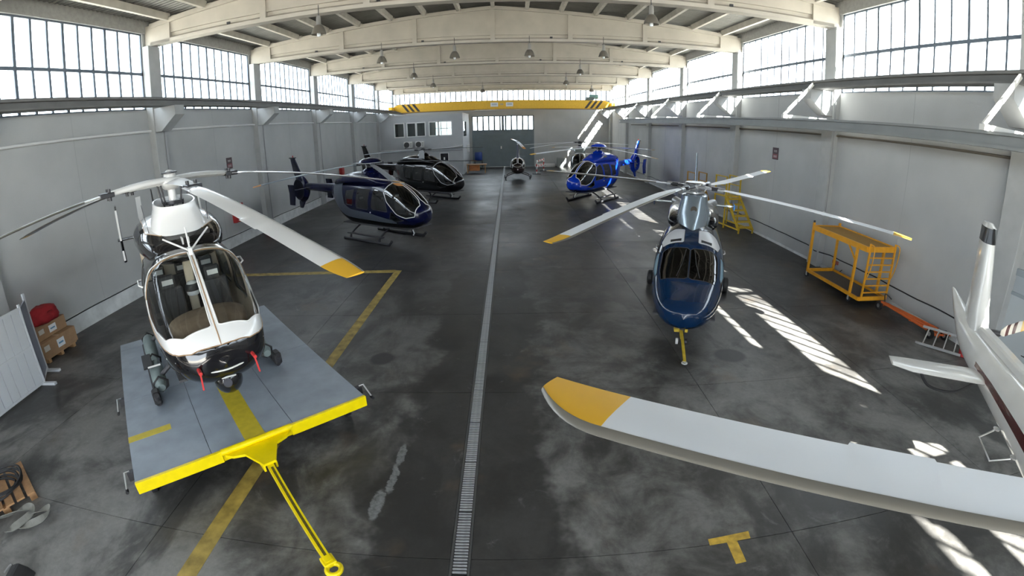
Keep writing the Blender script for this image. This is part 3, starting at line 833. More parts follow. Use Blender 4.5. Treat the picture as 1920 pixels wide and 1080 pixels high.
q = MB(); q.tube([(-.12, -.78, .13), (.3, -.95, .13)], .03, 8); q.build('axle', ORA, tb, smooth=50)
q = MB(); q.tube(spline([(0, 1.3, .2), (.1, 1.45, .42), (.25, 1.3, .3)], 6), .02, 8); q.build('handle', DKSTEEL, tb, smooth=60)
q = MB(); q.tube([(-.1, .1, .16), (.3, -1.15, .22)], .03, 8); q.build('draw_rod', ORA, tb, smooth=50)
ld = thing('step_ladder', 'short aluminium ladder propped beside the orange tow bar', 'ladder', (10.32, 8.15, 0))
A0, A1, B0_, B1_ = Vector((-.18, .50, .02)), Vector((.42, -.55, .10)), Vector((.22, .72, .34)), Vector((.75, -.28, .42))
for a, b_ in ((A0, A1), (B0_, B1_)):
    q = MB(); q.bar(a, b_, .03, .06); q.build('stile', ALU, ld)
for i in range(4):
    f = .16 + i * .23; q = MB(); q.bar(A0.lerp(A1, f), B0_.lerp(B1_, f), .03, .04); q.build('rung', ALU, ld)
rc = thing('fire_bucket', 'small red canister at the end of the aluminium ladder', 'canister', (10.98, 7.72, 0))
q = MB(); q.lathe([(0, 0), (.09, 0), (.11, .02), (.11, .3), (.08, .36), (0, .37)], n=16); q.build('body', RED, rc, smooth=40)
q = MB(); q.lathe([(.03, .36), (.035, .42), (0, .43)], n=10); q.build('cap', BLACK, rc, smooth=40)
# side door in the sunlit wall, signs
q = MB()
DX = XR - .03
for y_ in (5.55, 7.55): q.box(DX - .05, DX + .04, y_, y_ + .16, 0, 2.42)
q.box(DX - .05, DX + .04, 5.55, 7.71, 2.26, 2.42); q.box(DX - .04, DX + .03, 5.7, 7.56, 1.80, 1.88)
sd = struct(q.build('door_2', mat('side_door_grey', (0.30, 0.34, 0.37), .5)), 'grey framed steel side door in the sunlit wall')
q = MB(); q.box(DX - .01, DX + .02, 5.7, 7.56, .02, 1.80); q.build('door_leaf', mat('side_door_pale', (0.50, 0.54, 0.56), .5), sd)
q = MB(); q.box(DX - .01, DX + .02, 5.7, 7.56, 1.88, 2.26); q.build('top_panel', mat('side_door_grey2', (0.40, 0.44, 0.47), .5), sd)
q = MB(); q.tube([(DX - .03, 5.9, 1.0), (DX - .08, 5.9, 1.0), (DX - .08, 6.02, 1.0)], .014, 8); q.build('door_handle', ALU, sd)
REDS = mat('sign_red', (0.40, 0.03, 0.05), .5)
sg = thing('fire_hose_sign', 'white sign with red border and arrow pointing down to a hose, on the sunlit wall', 'sign', (XR, 8.05, 1.62))
q = MB(); q.box(-.02, -.002, -.15, .15, 0, .5); q.build('sign_plate', REDS, sg)
q = MB(); q.box(-.024, -.02, -.12, .12, .03, .47); q.build('sign_face', WHITE, sg)
q = MB(); q.prism([(.0, .05), (.09, .15), (.035, .15), (.035, .24), (-.035, .24), (-.035, .15), (-.09, .15)], -.028, -.024, 'x'); q.build('arrow', REDS, sg)
q = MB(); q.tube([(-.027, .06 * math.cos(a), .34 + .07 * math.sin(a)) for a in np.linspace(-.6, 4.2, 14)], .009, 6); q.build('hose_symbol', BLACK, sg)
DKS = mat('sign_dark', (0.05, 0.025, 0.03), .5); DKR = mat('sign_dark_red', (0.20, 0.05, 0.06), .5); PTXT = mat('sign_pale_print', (0.45, 0.42, 0.42), .6)
def letter_blocks(q, s, x, y_c, z, rows):
    """tiny block lettering as raised strokes: NO / SMOKE-like unreadable two line print"""
    for zz, n_ in rows:
        w = .34 / (n_ + .5)
        for i in range(n_):
            a = y_c - .17 + (i + .3) * w
            q.box(*sorted((x, x - s * .003)), a, a + w * .2, zz, zz + .09); q.box(*sorted((x, x - s * .003)), a + w * .5, a + w * .68, zz, zz + .09)
            q.box(*sorted((x, x - s * .003)), a, a + w * .68, zz + .07, zz + .09)
for s, x, y_, lab in ((-1, XL, 20.55, 'small dark red notice high on the shaded wall'), (1, XR, 19.53, 'small dark red notice high on the sunlit wall')):
    t = thing('wall_notice', lab, 'sign', (x, y_, 3.58), 0, 'dark wall notices')
    q = MB(); q.box(*sorted((-s * .02, 0)), -.24, .24, 0, .52); q.build('sign_plate', DKS, t)
    q = MB(); q.box(*sorted((-s * .024, -s * .02)), -.2, .2, .05, .24); q.build('red_field', DKR, t)
    q = MB(); letter_blocks(q, s, -s * .021, 0, 0, ((.32, 2),)); o = q.build('sign_print', PTXT, t); o['kind'] = 'stuff'
    q = MB(); letter_blocks(q, s, -s * .025, 0, 0, ((.09, 3),)); o = q.build('sign_print', PTXT, t); o['kind'] = 'stuff'

# ================================================================== things along the shaded wall
for nm, y_, z, w, hh, lab in (('fire_cabinet', 20.6, 1.05, .75, .85, 'red fire cabinet on the shaded wall behind the white helicopter'), ('fire_cabinet', 36.0, .95, .55, 1.15, 'red fire extinguisher cabinet on the shaded wall behind the dark blue helicopter')):
    t = thing(nm, lab, 'fire cabinet', (XL, y_, z), 0, 'red fire cabinets')
    q = MB(); q.box(0, .22, -w / 2, w / 2, 0, hh); q.build('cabinet_body', RED, t, bevel=.01)
    q = MB(); q.box(.22, .235, -w / 2 + .05, w / 2 - .05, .05, hh - .05); d_ = q.build('cabinet_door', mat('cabinet_red', (0.52, 0.04, 0.04), .4), t)
    q = MB(); q.box(.235, .26, w / 2 - .15, w / 2 - .11, hh * .45, hh * .55); q.build('handle', ALU, d_)
    q = MB(); q.cyl((.12, 0, hh + .06), .05, .12, 10); q.build('valve', mat('valve_green', (0.08, 0.16, 0.10), .5), t)
t = thing('wall_fire_extinguisher', 'red fire extinguisher on the floor at the shaded wall', 'fire extinguisher', (XL + .32, 22.9, 0))
q = MB(); q.lathe([(0, 0), (.10, 0), (.11, .03), (.11, .48), (.06, .58), (.03, .60), (0, .60)], n=16); q.build('cylinder', RED, t, smooth=40)
q = MB(); q.box(-.05, .09, -.02, .02, .6, .66); q.build('valve_handle', BLACK, t)
q = MB(); q.tube(spline([(.06, 0, .62), (.16, 0, .5), (.15, 0, .2)], 6), .014, 6); q.build('hose', BLACK, t, smooth=60)
# folding white slatted partition
PART = mat('partition_white', (0.62, 0.65, 0.68), .5); PARTD = mat('partition_edge', (0.26, 0.28, 0.34), .6)
pt = thing('folding_screen', 'white slatted folding screen on splayed feet near the shaded wall', 'screen', (-11.05, 6.0, 0), 0)
for x0, y0, x1, y1, ns in ((.35, -2.6, .02, 1.02, 14),):
    a, b_ = Vector((x0, y0, 0)), Vector((x1, y1, 0)); d_ = (b_ - a)
    for i in range(ns):
        p0, p1 = a + d_ * (i / ns), a + d_ * ((i + 1) / ns - .006)
        q = MB(); q.bar(p0 + Vector((0, 0, .98)), p1 + Vector((0, 0, .98)), .03, 1.78); q.build('slat', PART, pt)
    q = MB(); q.bar(a + Vector((.02, 0, .98)), b_ + Vector((.02, 0, .98)), .02, .05); q.build('cross_rail', PART, pt)
    q = MB(); q.bar(b_ + Vector((0, .02, .05)), b_ + Vector((0, .02, 2.0)), .05); q.build('post', PART, pt)
    q = MB(); q.bar(a + Vector((0, 0, 1.9)), b_ + Vector((0, 0, 1.9)), .05, .06); q.build('top_rail', PART, pt)
    q = MB(); q.bar(a + Vector((0, 0, .07)), b_ + Vector((0, 0, .07)), .05, .06); q.build('bottom_rail', PART, pt)
q = MB(); q.bar((.0, 1.08, 1.0), (-.55, 1.62, 1.0), .03, 1.8); q.build('return_leaf', PARTD, pt)
q = MB(); q.bar((-.55, 1.62, .04), (-.55, 1.62, 2.05), .06); q.build('post', PART, pt)
q = MB(); q.bar((.0, 1.06, .1), (-.55, 1.62, .1), .05, .06); q.build('bottom_rail', PART, pt)
for x, y_, dx in ((.0, 1.0, 1), (.25, -1.3, 1), (-.55, 1.62, 1)):
    q = MB(); q.bar((x - .12 * dx, y_, .03), (x + .42 * dx, y_ + .08, .03), .09, .06); q.build('foot', PART, pt)
# cardboard boxes on a pallet, red bag on top
CARD = mat('cardboard', (0.36, 0.22, 0.12), .75, noise=.15, nscale=5); LBL = mat('box_label', (0.78, 0.80, 0.82), .5); LBB = mat('label_blue', (0.12, 0.28, 0.45), .5)
pl = thing('pallet', 'small wooden pallet under the cardboard boxes', 'pallet', (-12.42, 8.55, 0), R(4))
for i in range(5): q = MB(); q.box(-.36 + i * .16, -.24 + i * .16, -.6, .62, .10, .13); q.build('deck_board', WOOD, pl)
for y_ in (-.5, 0, .5): q = MB(); q.box(-.36, .4, y_ - .05, y_ + .05, 0, .10); q.build('bearer', WOOD, pl)
def carton(loc, rz, sx, sy, sz, label):
    t = thing('cardboard_box', label, 'box', loc, rz, 'cardboard boxes by the shaded wall')
    q = MB(); q.box(-sx / 2, sx / 2, -sy / 2, sy / 2, 0, sz); q.build('carton', CARD, t, bevel=.008)
    q = MB(); q.box(-sx / 2 + .01, sx / 2 + .001, -.03, .03, sz, sz + .002); q.build('tape', mat('tape', (0.45, 0.33, 0.2), .3), t)
    q = MB(); q.box(sx / 2, sx / 2 + .004, -.12, .16, sz * .25, sz * .78); o = q.build('shipping_label', LBL, t)
    q = MB(); q.box(sx / 2 + .004, sx / 2 + .006, -.07, .11, sz * .45, sz * .56); q.build('label_print', LBB, o)
    q = MB(); q.box(sx / 2, sx / 2 + .003, -sy / 2 + .05, -sy / 2 + .25, sz * .45, sz * .8); q.build('sticker', mat('sticker', (0.62, 0.58, 0.52), .6), t)
    return t
carton((-12.40, 8.58, .13), R(4), .78, 1.32, .42, 'lower cardboard box with a white label, on the pallet')
carton((-12.55, 8.62, .555), R(5), .62, 1.12, .36, 'upper cardboard box with a white label, under the red bag')
def cloth_blob(name, mt, rx, ry, rz_, seed, parent, z0=0):
    bm = bmesh.new(); bmesh.ops.create_icosphere(bm, subdivisions=4, radius=1)
    from mathutils import noise as mn
    for v in bm.verts:
        p = v.co.copy(); k = 1 + .22 * mn.noise(p * 1.6 + Vector((seed, 0, 0))) + .08 * mn.noise(p * 5 + Vector((0, seed, 0)))
        v.co = Vector((p.x * rx * k, p.y * ry * k, max(p.z * rz_ * k, -rz_ * .55) + rz_ * .55 + z0))
    me = bpy.data.meshes.new(name); bm.to_mesh(me); bm.free(); me.materials.append(mt)
    me.polygons.foreach_set('use_smooth', [True] * len(me.polygons)); return link(name, me, parent)
rb = thing('red_bag', 'crumpled red fabric bag lying on the cardboard boxes', 'bag', (-12.5, 8.66, .925))
cloth_blob('bag_fabric', mat('red_fabric', (0.32, 0.012, 0.018), .85, noise=.2, nscale=6, bump=.3, bscale=30), .40, .48, .30, 2.3, rb)
q = MB(); q.tube(spline([(.3, -.2, .2), (.36, 0, .3), (.3, .2, .2)], 6), .015, 6, flat=.5); q.build('bag_strap', mat('red_strap', (0.2, 0.01, 0.012), .8), rb, smooth=60)
# pallet with coiled black cable, grey lifting strap, black boot tip at the lower corner
pc = thing('pallet', 'wooden pallet corner with black cable on it at the lower edge of the view', 'pallet', (-8.25, 3.55, 0), R(-28))
for i in range(6): q = MB(); q.box(-.6, .6, -.55 + i * .19, -.41 + i * .19, .11, .14); q.build('deck_board', mat('pallet_orange', (0.40, 0.22, 0.10), .7, noise=.25, nscale=8), pc)
for y_ in (-.48, 0, .48):
    for x in (-.52, 0, .52): q = MB(); q.box(x - .07, x + .07, y_ - .06, y_ + .06, 0, .11); q.build('block', mat('pallet_orange', (0.40, 0.22, 0.10), .7), pc)
co = thing('cable_coil', 'loose coil of thick black cable on the wooden pallet', 'cable', (-8.2, 3.55, .14))
for i in range(5):
    r_ = .30 + .04 * i; pts = [(r_ * math.cos(a) + .05 * (i % 2), r_ * math.sin(a), .03 + .035 * i + .02 * math.sin(3 * a + i)) for a in np.linspace(0, 2 * PI, 30)[:-1]]
    q = MB(); q.tube(pts, .022, 6, closed=True); q.build('cable_loop', BLACK, co, smooth=60)
STRAP = mat('webbing_grey', (0.19, 0.19, 0.17), .85, noise=.2, nscale=12, bump=.3, bscale=200)
def ribbon(name, pts, w, th, mt, parent):
    P = spline(pts, 8); vs, fs = [], []
    for i, p in enumerate(P):
        t = (P[min(i + 1, len(P) - 1)] - P[max(i - 1, 0)]).normalized()
        n_ = Vector((0, 0, 1)); s_ = t.cross(n_); s_ = s_.normalized() if s_.length > .1 else Vector((1, 0, 0))
        tilt = .9 * math.sin(i * .22); d_ = s_ * math.cos(tilt) + n_ * math.sin(tilt); u_ = t.cross(d_).normalized()
        for a, b_ in ((-1, -1), (1, -1), (1, 1), (-1, 1)): vs.append(p + d_ * (a * w / 2) + u_ * (b_ * th / 2))
    for i in range(len(P) - 1):
        for j in range(4): fs.append((i * 4 + j, i * 4 + (j + 1) % 4, i * 4 + 4 + (j + 1) % 4, i * 4 + 4 + j))
    fs += [(3, 2, 1, 0), tuple(len(vs) - 4 + j for j in range(4))]
    q = MB(); q.add(vs, fs); return q.build(name, mt, parent, smooth=40)
stp = thing('lifting_strap', 'grey webbing strap looped on the floor beside the pallet corner', 'strap', (-7.25, 3.2, 0))
ribbon('webbing', [(-.65, -.25, .06), (-.35, .0, .07), (-.15, .22, .09), (.05, .24, .12), (.14, .08, .12), (.02, -.18, .08), (-.06, -.32, .07)], .11, .012, STRAP, stp)
ribbon('webbing', [(-.1, -.1, .06), (.1, .1, .08), (.3, .32, .1), (.42, .28, .12), (.40, .1, .1), (.25, -.05, .08), (.12, -.16, .06)], .11, .012, STRAP, stp)
q = MB(); q.box(-.48, -.36, -.62, -.52, 0, .05); q.build('buckle', ALU, stp, bevel=.01)
bt2 = thing('rubber_chock', 'black rubber wheel chock at the lower corner of the view', 'chock', (-6.35, 2.30, 0), R(20))
q = MB(); q.prism([(-.22, 0), (.22, 0), (.14, .12), (.02, .2), (-.12, .16)], -.14, .14, 'y'); q.build('chock_body', BLACK, bt2, bevel=.02)
q = MB(); q.tube(spline([(-.1, .1, .12), (-.2, .2, .1), (-.3, .1, .05)], 6), .012, 6); q.build('chock_rope', mat('rope', (0.2, 0.2, 0.2), .8), bt2, smooth=60)

# ================================================================== tow platform (dolly) under the white helicopter
DOLZ = .60
TH1 = R(-46.5)
dl = thing('helicopter_dolly', 'grey deck platform with yellow front edge and tow bar under the white helicopter', 'dolly', (-3.77 - .688 * 2.85, 5.21 + .725 * 2.85, 0), TH1)
DGREY = mat('dolly_deck_grey', (0.30, 0.345, 0.40), .55, noise=.18, nscale=2.5, bump=.15, bscale=150)
DYEL = mat('dolly_yellow', (0.85, 0.66, 0.0), .35, noise=.08)
DLN = mat('dolly_line_yellow', (0.58, 0.46, 0.03), .55, noise=.15)
hl, hw = 2.85, 1.86
cols = [(-hw, -hw + 1.17), (-hw + 1.17, -hw + 2.47), (-hw + 2.47, hw)]
rows = [(hl - 2.6, hl), (hl - 5.28, hl - 2.6), (-hl, hl - 5.28)]
for y0, y1 in cols:
    for x0, x1 in rows:
        q = MB(); q.box(x0 + .004, x1 - .004, y0 + .004, y1 - .004, DOLZ - .03, DOLZ); q.build('deck_panel', DGREY, dl)
q = MB()
for y_ in (-1.7, -.6, .6, 1.7): q.box(-hl, hl - .05, y_ - .06, y_ + .06, DOLZ - .17, DOLZ - .031)
for x in (-2.7, -.2, 2.3): q.box(x - .06, x + .06, -hw + .03, hw - .03, DOLZ - .17, DOLZ - .032)
q.build('under_frame', DKSTEEL, dl)
for y0, y1 in ((-hw, -.55), (.55, hw)):
    q = MB(); q.box(hl, hl + .06, y0, y1, DOLZ - .17, DOLZ + .012); q.build('front_edge', DYEL, dl, bevel=.006)
q = MB(); q.tube([(hl + .03, -.56, DOLZ - .02), (hl + .03, .56, DOLZ - .02)], .05, 12); q.build('hinge_tube', DYEL, dl, smooth=50)
q = MB(); q.box(hl - .02, hl + .03, -.55, .55, DOLZ - .17, DOLZ - .06); q.build('front_edge', DYEL, dl)
tow_a, tow_b = Vector((hl + .55, 0, DOLZ - .14)), Vector((hl + 2.35, 0, .12))
q = MB(); q.prism([(hl + .06, -.52), (hl + .16, -.42), (hl + .22, -.25), (hl + .62, -.09), (hl + .62, .09), (hl + .22, .25), (hl + .16, .42), (hl + .06, .52)], DOLZ - .10, DOLZ - .06, 'z'); hb = q.build('hitch_bracket', DYEL, dl)
q = MB()
for sgn in (-1, 1): q.prism([(hl + .08, DOLZ - .1), (hl + .6, DOLZ - .1), (hl + .6, DOLZ - .2), (hl + .25, DOLZ - .26), (hl + .08, DOLZ - .24)], sgn * .09 - .015, sgn * .09 + .015, 'y')
q.build('hitch_gusset', DYEL, hb)
towm = mat('tow_bar_worn_yellow', (0.80, 0.62, 0.0), .4, noise=.12)
q = MB(); q.bar(tow_a, tow_b, .09, .09); tw = q.build('drawbar', towm, dl)
q = MB(); d_ = (tow_b - tow_a); up_ = d_.cross(Vector((0, 1, 0))).normalized() * -1
up_ = up_ if up_.z > 0 else -up_
q.bar(tow_a + d_ * .06 + up_ * .046, tow_b - d_ * .05 + up_ * .046, .035, .004, up=up_); q.build('wear_strip', mat('grease', (0.10, 0.08, 0.01), .5, noise=.5, nscale=20), tw)
q = MB(); ring = [(tow_b.x + .10 + .085 * math.cos(a), .085 * math.sin(a), tow_b.z - .02) for a in np.linspace(0, 2 * PI, 21)[:-1]]
q.tube(ring, .032, 10, closed=True); q.build('tow_eye', DYEL, tw, smooth=60)
q = MB(); q.box(tow_b.x - .12, tow_b.x + .05, -.08, .08, tow_b.z - .04, tow_b.z + .03); q.build('eye_block', DYEL, tw, bevel=.01)
q = MB(); q.box(.55, hl - .003, -.16, .16, DOLZ, DOLZ + .003); q.build('centre_stripe', DLN, dl)
q = MB(); q.box(hl - 1.28, hl - 1.10, -hw, -hw + .72, DOLZ, DOLZ + .003); q.build('side_mark', DLN, dl)
for x, y_ in ((hl - .55, -hw), (hl - .55, hw), (-.2, -hw), (-.2, hw), (-hl + .4, -hw), (-hl + .4, hw)):
    sg_ = 1 if y_ > 0 else -1
    q = MB(); q.cyl((x, y_ - sg_ * .16, .14), .14, .09, 18, 'y'); w = q.build('wheel', BLACK, dl, smooth=40)
    q = MB(); q.cyl((x, y_ - sg_ * .16, .14), .06, .1, 12, 'y'); q.build('rim', ALU, w, smooth=40)
    q = MB(); q.box(x - .06, x + .06, y_ - sg_ * .16 - .05, y_ - sg_ * .16 + .05, .14, DOLZ - .17); q.build('wheel_fork', DKSTEEL, w)
for x, y_ in ((hl - .3, -hw), (hl - .3, hw), (hl - 2.75, -hw)):
    sg_ = 1 if y_ > 0 else -1
    q = MB(); q.box(x - .05, x + .05, *sorted((y_, y_ + sg_ * .09)), DOLZ - .12, DOLZ + .01); j = q.build('jack', DKSTEEL, dl)
    q = MB(); q.tube([(x + .02, y_ + sg_ * .05, DOLZ + .03), (x + .05, y_ + sg_ * .12, DOLZ + .05), (x + .22, y_ + sg_ * .16, DOLZ - .12)], .013, 8); q.build('crank', ALU, j, smooth=50)
    q = MB(); q.cyl((x + .24, y_ + sg_ * .16, DOLZ - .13), .025, .08, 10, 'x'); q.build('crank_grip', BLACK, j, smooth=40)
# a bare-branched reddish tree outside the shaded-side windows
tree = thing('bare_tree', 'reddish bare tree outside the shaded side windows', 'tree', (-62, 52, -.32))
TRK = mat('tree_bark', (0.25, 0.13, 0.11), .9)
rnd = random.Random(11)
q = MB(); q.tube([(0, 0, 0), (.1, 0, 4), (0, .1, 8.5), (.1, 0, 11)], [.3, .25, .16, .05], 8); q.build('trunk', TRK, tree, smooth=60)
for i in range(26):
    z = rnd.uniform(4, 10.5); a = rnd.uniform(0, 2 * PI); L_ = rnd.uniform(1.2, 3.2) * (1.1 - z / 16)
    p0 = Vector((0, 0, z)); p1 = p0 + Vector((math.cos(a) * L_ * .6, math.sin(a) * L_ * .6, L_ * .6)); p2 = p1 + Vector((math.cos(a + .4) * L_ * .4, math.sin(a + .4) * L_ * .4, L_ * .5))
    q = MB(); q.tube([p0, p1, p2], [.09, .05, .02], 5)
    for k in range(4):
        b2 = a + rnd.uniform(-1.2, 1.2); s_ = p0.lerp(p1, rnd.uniform(.4, 1)); q.tube([s_, s_ + Vector((math.cos(b2), math.sin(b2), .8)) * rnd.uniform(.5, 1.1)], [.03, .012], 4)
    q.build('branch', TRK, tree)
# ================================================================== helicopter building kit
def pchip(xk, yk, x):
    xk, yk = np.asarray(xk, float), np.asarray(yk, float); h = np.diff(xk); d = np.diff(yk) / h
    m_ = np.zeros_like(yk); m_[0] = d[0]; m_[-1] = d[-1]
    for i in range(1, len(yk) - 1):
        if d[i - 1] * d[i] > 0:
            w1, w2 = 2 * h[i] + h[i - 1], h[i] + 2 * h[i - 1]; m_[i] = (w1 + w2) / (w1 / d[i - 1] + w2 / d[i])
    i = np.clip(np.searchsorted(xk, x) - 1, 0, len(xk) - 2); t = (x - xk[i]) / h[i]
    return yk[i] * (1 + 2 * t) * (1 - t) ** 2 + m_[i] * h[i] * t * (1 - t) ** 2 + yk[i + 1] * t * t * (3 - 2 * t) + m_[i + 1] * h[i] * t * t * (t - 1)
class Hull:
    """loft through sections (x, z_bottom, z_mid, z_top, width, n_top, n_bottom) from nose to tail; a in [-1, 1] runs round it, 0 = top"""
    def __init__(s, secs):
        secs = [tuple(q) + (2.4, 2.4)[len(q) - 5:] if len(q) < 7 else tuple(q) for q in secs]
        p, e = secs[0], secs[-1]; secs = [(p[0] + .018, p[2] - .006, p[2], p[2] + .006, .012, 2, 2)] + list(secs) + [(e[0] - .004, e[2] - .006, e[2], e[2] + .006, .012, 2, 2)]
        S = np.array([tuple(q) + (2.4, 2.4)[len(q) - 5:] if len(q) < 7 else q for q in secs], float)
        k = np.arange(len(S)); T = np.linspace(0, len(S) - 1, 60 * (len(S) - 1) + 1)
        s.C = np.stack([pchip(k, S[:, j], T) for j in range(7)], 1)
        d = np.diff(s.C, axis=0); st = np.sqrt(d[:, 0] ** 2 + np.maximum(np.abs(d[:, 4]) / 2, np.maximum(np.abs(d[:, 3]), np.abs(d[:, 1]))) ** 2)
        s.U = np.concatenate([[0], np.cumsum(st)]); s.L = s.U[-1]; s.G = 2.2
    def cols(s, u): return np.stack([np.interp(u, s.U, s.C[:, j]) for j in range(7)], -1)
    def u_of_x(s, x): return float(np.interp(-x, -s.C[:, 0], s.U))
    def P(s, u, a, inset=0.0):
        c = s.cols(np.asarray(u, float)); a = np.asarray(a, float); f = a * PI
        cs, sn = np.cos(f), np.sin(f)
        n_ = np.where(cs >= 0, c[..., 5], c[..., 6]); w = np.maximum(c[..., 4] / 2 - inset, .004)
        y = w * np.sign(sn) * np.abs(sn) ** (2 / n_)
        up = np.maximum(c[..., 3] - inset - c[..., 2], .003); dn = np.maximum(c[..., 2] - c[..., 1] - inset, .003)
        z = c[..., 2] + np.where(cs >= 0, up, dn) * np.sign(cs) * np.abs(cs) ** (2 / n_)
        return np.stack([c[..., 0], y, z], -1)
    def a_z(s, x, z):
        c = s.cols(s.u_of_x(x))
        if z >= c[2]: return math.acos(min(1, max(0, (z - c[2]) / max(c[3] - c[2], .01))) ** (c[5] / 2)) / PI
        return 1 - math.acos(min(1, max(0, (c[2] - z) / max(c[2] - c[1], .01))) ** (c[6] / 2)) / PI
    def a_y(s, x, y):
        c = s.cols(s.u_of_x(x)); return math.asin(min(1, abs(y) / (c[4] / 2)) ** (c[5] / 2)) / PI
    def dom(s, pts, mode):
        """(x, z) or (x, y) or (x, a) -> domain coordinates on the +y side"""
        out = []
        for p in pts:
            md = mode
            if len(p) == 3: md, p = p[0], p[1:]
            a = {'z': s.a_z, 'y': s.a_y, 'a': lambda x, q: q}[md](*p)
            out.append((s.u_of_x(p[0]), a * s.G))
        return out
    def mesh(s, name, root, body, regions=(), nu=70, na=56, u0=0.0, u1=1.0, liner=None, label=None):
        """regions: dict(name, pts, mode, mat, part, round, both, rim). Returns the body object"""
        polys = []
        for r in regions:
            base = s.dom(r['pts'], r.get('mode', 'z'))
            if r.get('round', 2):
                tg = r.get('tight', .22); nb = len(base)
                base = [tuple(base[i][c] + (base[(i + 1) % nb][c] - base[i][c]) * f for c in (0, 1)) for i in range(nb) for f in (0, tg, 1 - tg)]
                base = chaikin(base, r.get('round', 2))
            for sg in ((1, -1) if r.get('both', True) else (r.get('side', 1),)):
                pg = [(u, v * sg) for u, v in base]; dn = []
                for i in range(len(pg)):
                    a, b = pg[i], pg[(i + 1) % len(pg)]; k = max(1, int(math.hypot(a[0] - b[0], a[1] - b[1]) / .07))
                    dn += [(a[0] + (b[0] - a[0]) * j / k, a[1] + (b[1] - a[1]) * j / k) for j in range(k)]
                polys.append((r, sg, dn))
        us = np.linspace(s.L * u0, s.L * u1, nu); vs_ = np.linspace(-s.G, s.G, na + 1)
        V = [(float(u), float(v)) for u in us for v in vs_]; E_ = []
        B = [i for i in range(na + 1)] + [(i) * (na + 1) + na for i in range(1, nu)] + [(nu - 1) * (na + 1) + i for i in range(na - 1, -1, -1)] + [i * (na + 1) for i in range(nu - 2, 0, -1)]
        E_ = [(B[i], B[(i + 1) % len(B)]) for i in range(len(B))]
        for r, sg, dn in polys:
            o = len(V); V += [(min(max(u, s.L * u0 + 1e-4), s.L * u1 - 1e-4), min(max(v, -s.G + 1e-4), s.G - 1e-4)) for u, v in dn]; E_ += [(o + i, o + (i + 1) % len(dn)) for i in range(len(dn))]
        ov, oe, of, *_ = delaunay_2d_cdt([Vector(p) for p in V], E_, [], 1, 1e-5)
        D = np.array([(p.x, p.y) for p in ov]); F = np.array([list(f) for f in of if len(f) == 3]); cen = D[F].mean(1)
        own = np.full(len(F), -1)
        for k, (r, sg, dn) in enumerate(polys):
            pg = np.array(dn); x, y = cen[:, 0], cen[:, 1]; ins = np.zeros(len(cen), bool)
            for i in range(len(pg)):
                (x1, y1), (x2, y2) = pg[i - 1], pg[i]; c = (y1 > y) != (y2 > y)
                if y1 != y2: ins ^= c & (x < (x2 - x1) * (y - y1) / (y2 - y1) + x1)
            own[(own < 0) & ins] = k
        Q = s.P(D[:, 0], D[:, 1] / s.G)
        def emit(nm, faces, mats, mi, parent, pts=Q, flip=False, lab=None):
            if not len(faces): return None
            ids, inv = np.unique(faces, return_inverse=True); ff = inv.reshape(-1, 3)
            me = bpy.data.meshes.new(nm); me.from_pydata(pts[ids].tolist(), [], (ff[:, ::-1] if flip else ff).tolist())
            for q in mats: me.materials.append(q)
            if len(mats) > 1: me.polygons.foreach_set('material_index', mi)
            me.polygons.foreach_set('use_smooth', [True] * len(me.polygons))
            bm = bmesh.new(); bm.from_mesh(me); bmesh.ops.remove_doubles(bm, verts=bm.verts, dist=1e-4); bm.to_mesh(me); bm.free()
            return link(nm, me, parent, lab)
        t = Q[F]; nrm = np.cross(t[:, 1] - t[:, 0], t[:, 2] - t[:, 0]); ctr = s.P(cen[:, 0], np.zeros(len(cen))) * np.array([1, 0, 1]); c0 = s.cols(cen[:, 0]); ctr = np.stack([c0[:, 0], 0 * c0[:, 0], c0[:, 2]], 1)
        flip = (np.sum(nrm * (t.mean(1) - ctr), 1).mean() < 0)
        mats = [body]; idx = np.zeros(len(F), int); isbody = np.ones(len(F), bool)
        for k, (r, sg, dn) in enumerate(polys):
            if r.get('part'): isbody[own == k] = False
            else:
                if r['mat'] not in mats: mats.append(r['mat'])
                idx[own == k] = mats.index(r['mat'])
        ob = emit(name, F[isbody], mats, idx[isbody], root, flip=flip, lab=label)
        for k, (r, sg, dn) in enumerate(polys):
            if r.get('part'): w = emit(r['name'], F[own == k], [r['mat']], None, root, flip=flip, lab=r.get('label'))
            else: w = ob
            if r.get('rim'):
                pr = s.P(np.array([p[0] for p in dn]), np.array([p[1] for p in dn]) / s.G)
                q = MB(); q.tube(pr.tolist(), r.get('rimr', .012), 6, closed=True); q.build(r.get('rimname', 'window_seal'), r['rim'], w or root, smooth=60)
        if liner:
            emit('cabin_trim', F[isbody], [liner], None, root, pts=s.P(D[:, 0], D[:, 1] / s.G, .035), flip=not flip)
        return ob
AF = [(0, 0), (.03, .45), (.12, .85), (.3, 1.0), (.55, .8), (.8, .4), (1, .04), (1, -.04), (.8, -.3), (.55, -.6), (.3, -.75), (.12, -.65), (.03, -.35)]
def foil_mesh(name, stations, mats, lo=None, hi=None):
    """stations: (r, chord, y_lead, z, thick, twist) along +x; leading edge towards +y"""
    vs = []
    af = AF if lo is None else [p for p in AF if lo <= p[0] <= hi]
    n = len(af)
    for r, c, yl, z, th, tw in stations:
        for fx, fz in af:
            y = yl - fx * c; zz = fz * th / 2; k = y - (yl - .25 * c)
            vs.append((r, y, z + zz + k * math.tan(tw)))
    fs = [(i * n + j, i * n + (j + 1) % n, (i + 1) * n + (j + 1) % n, (i + 1) * n + j) for i in range(len(stations) - 1) for j in range(n)]
    fs += [tuple(range(n - 1, -1, -1)), tuple((len(stations) - 1) * n + j for j in range(n))]
    q = MB(); q.add(vs, fs); o = q.build(name, mats, smooth=40); me = o.data; bpy.data.objects.remove(o); return me
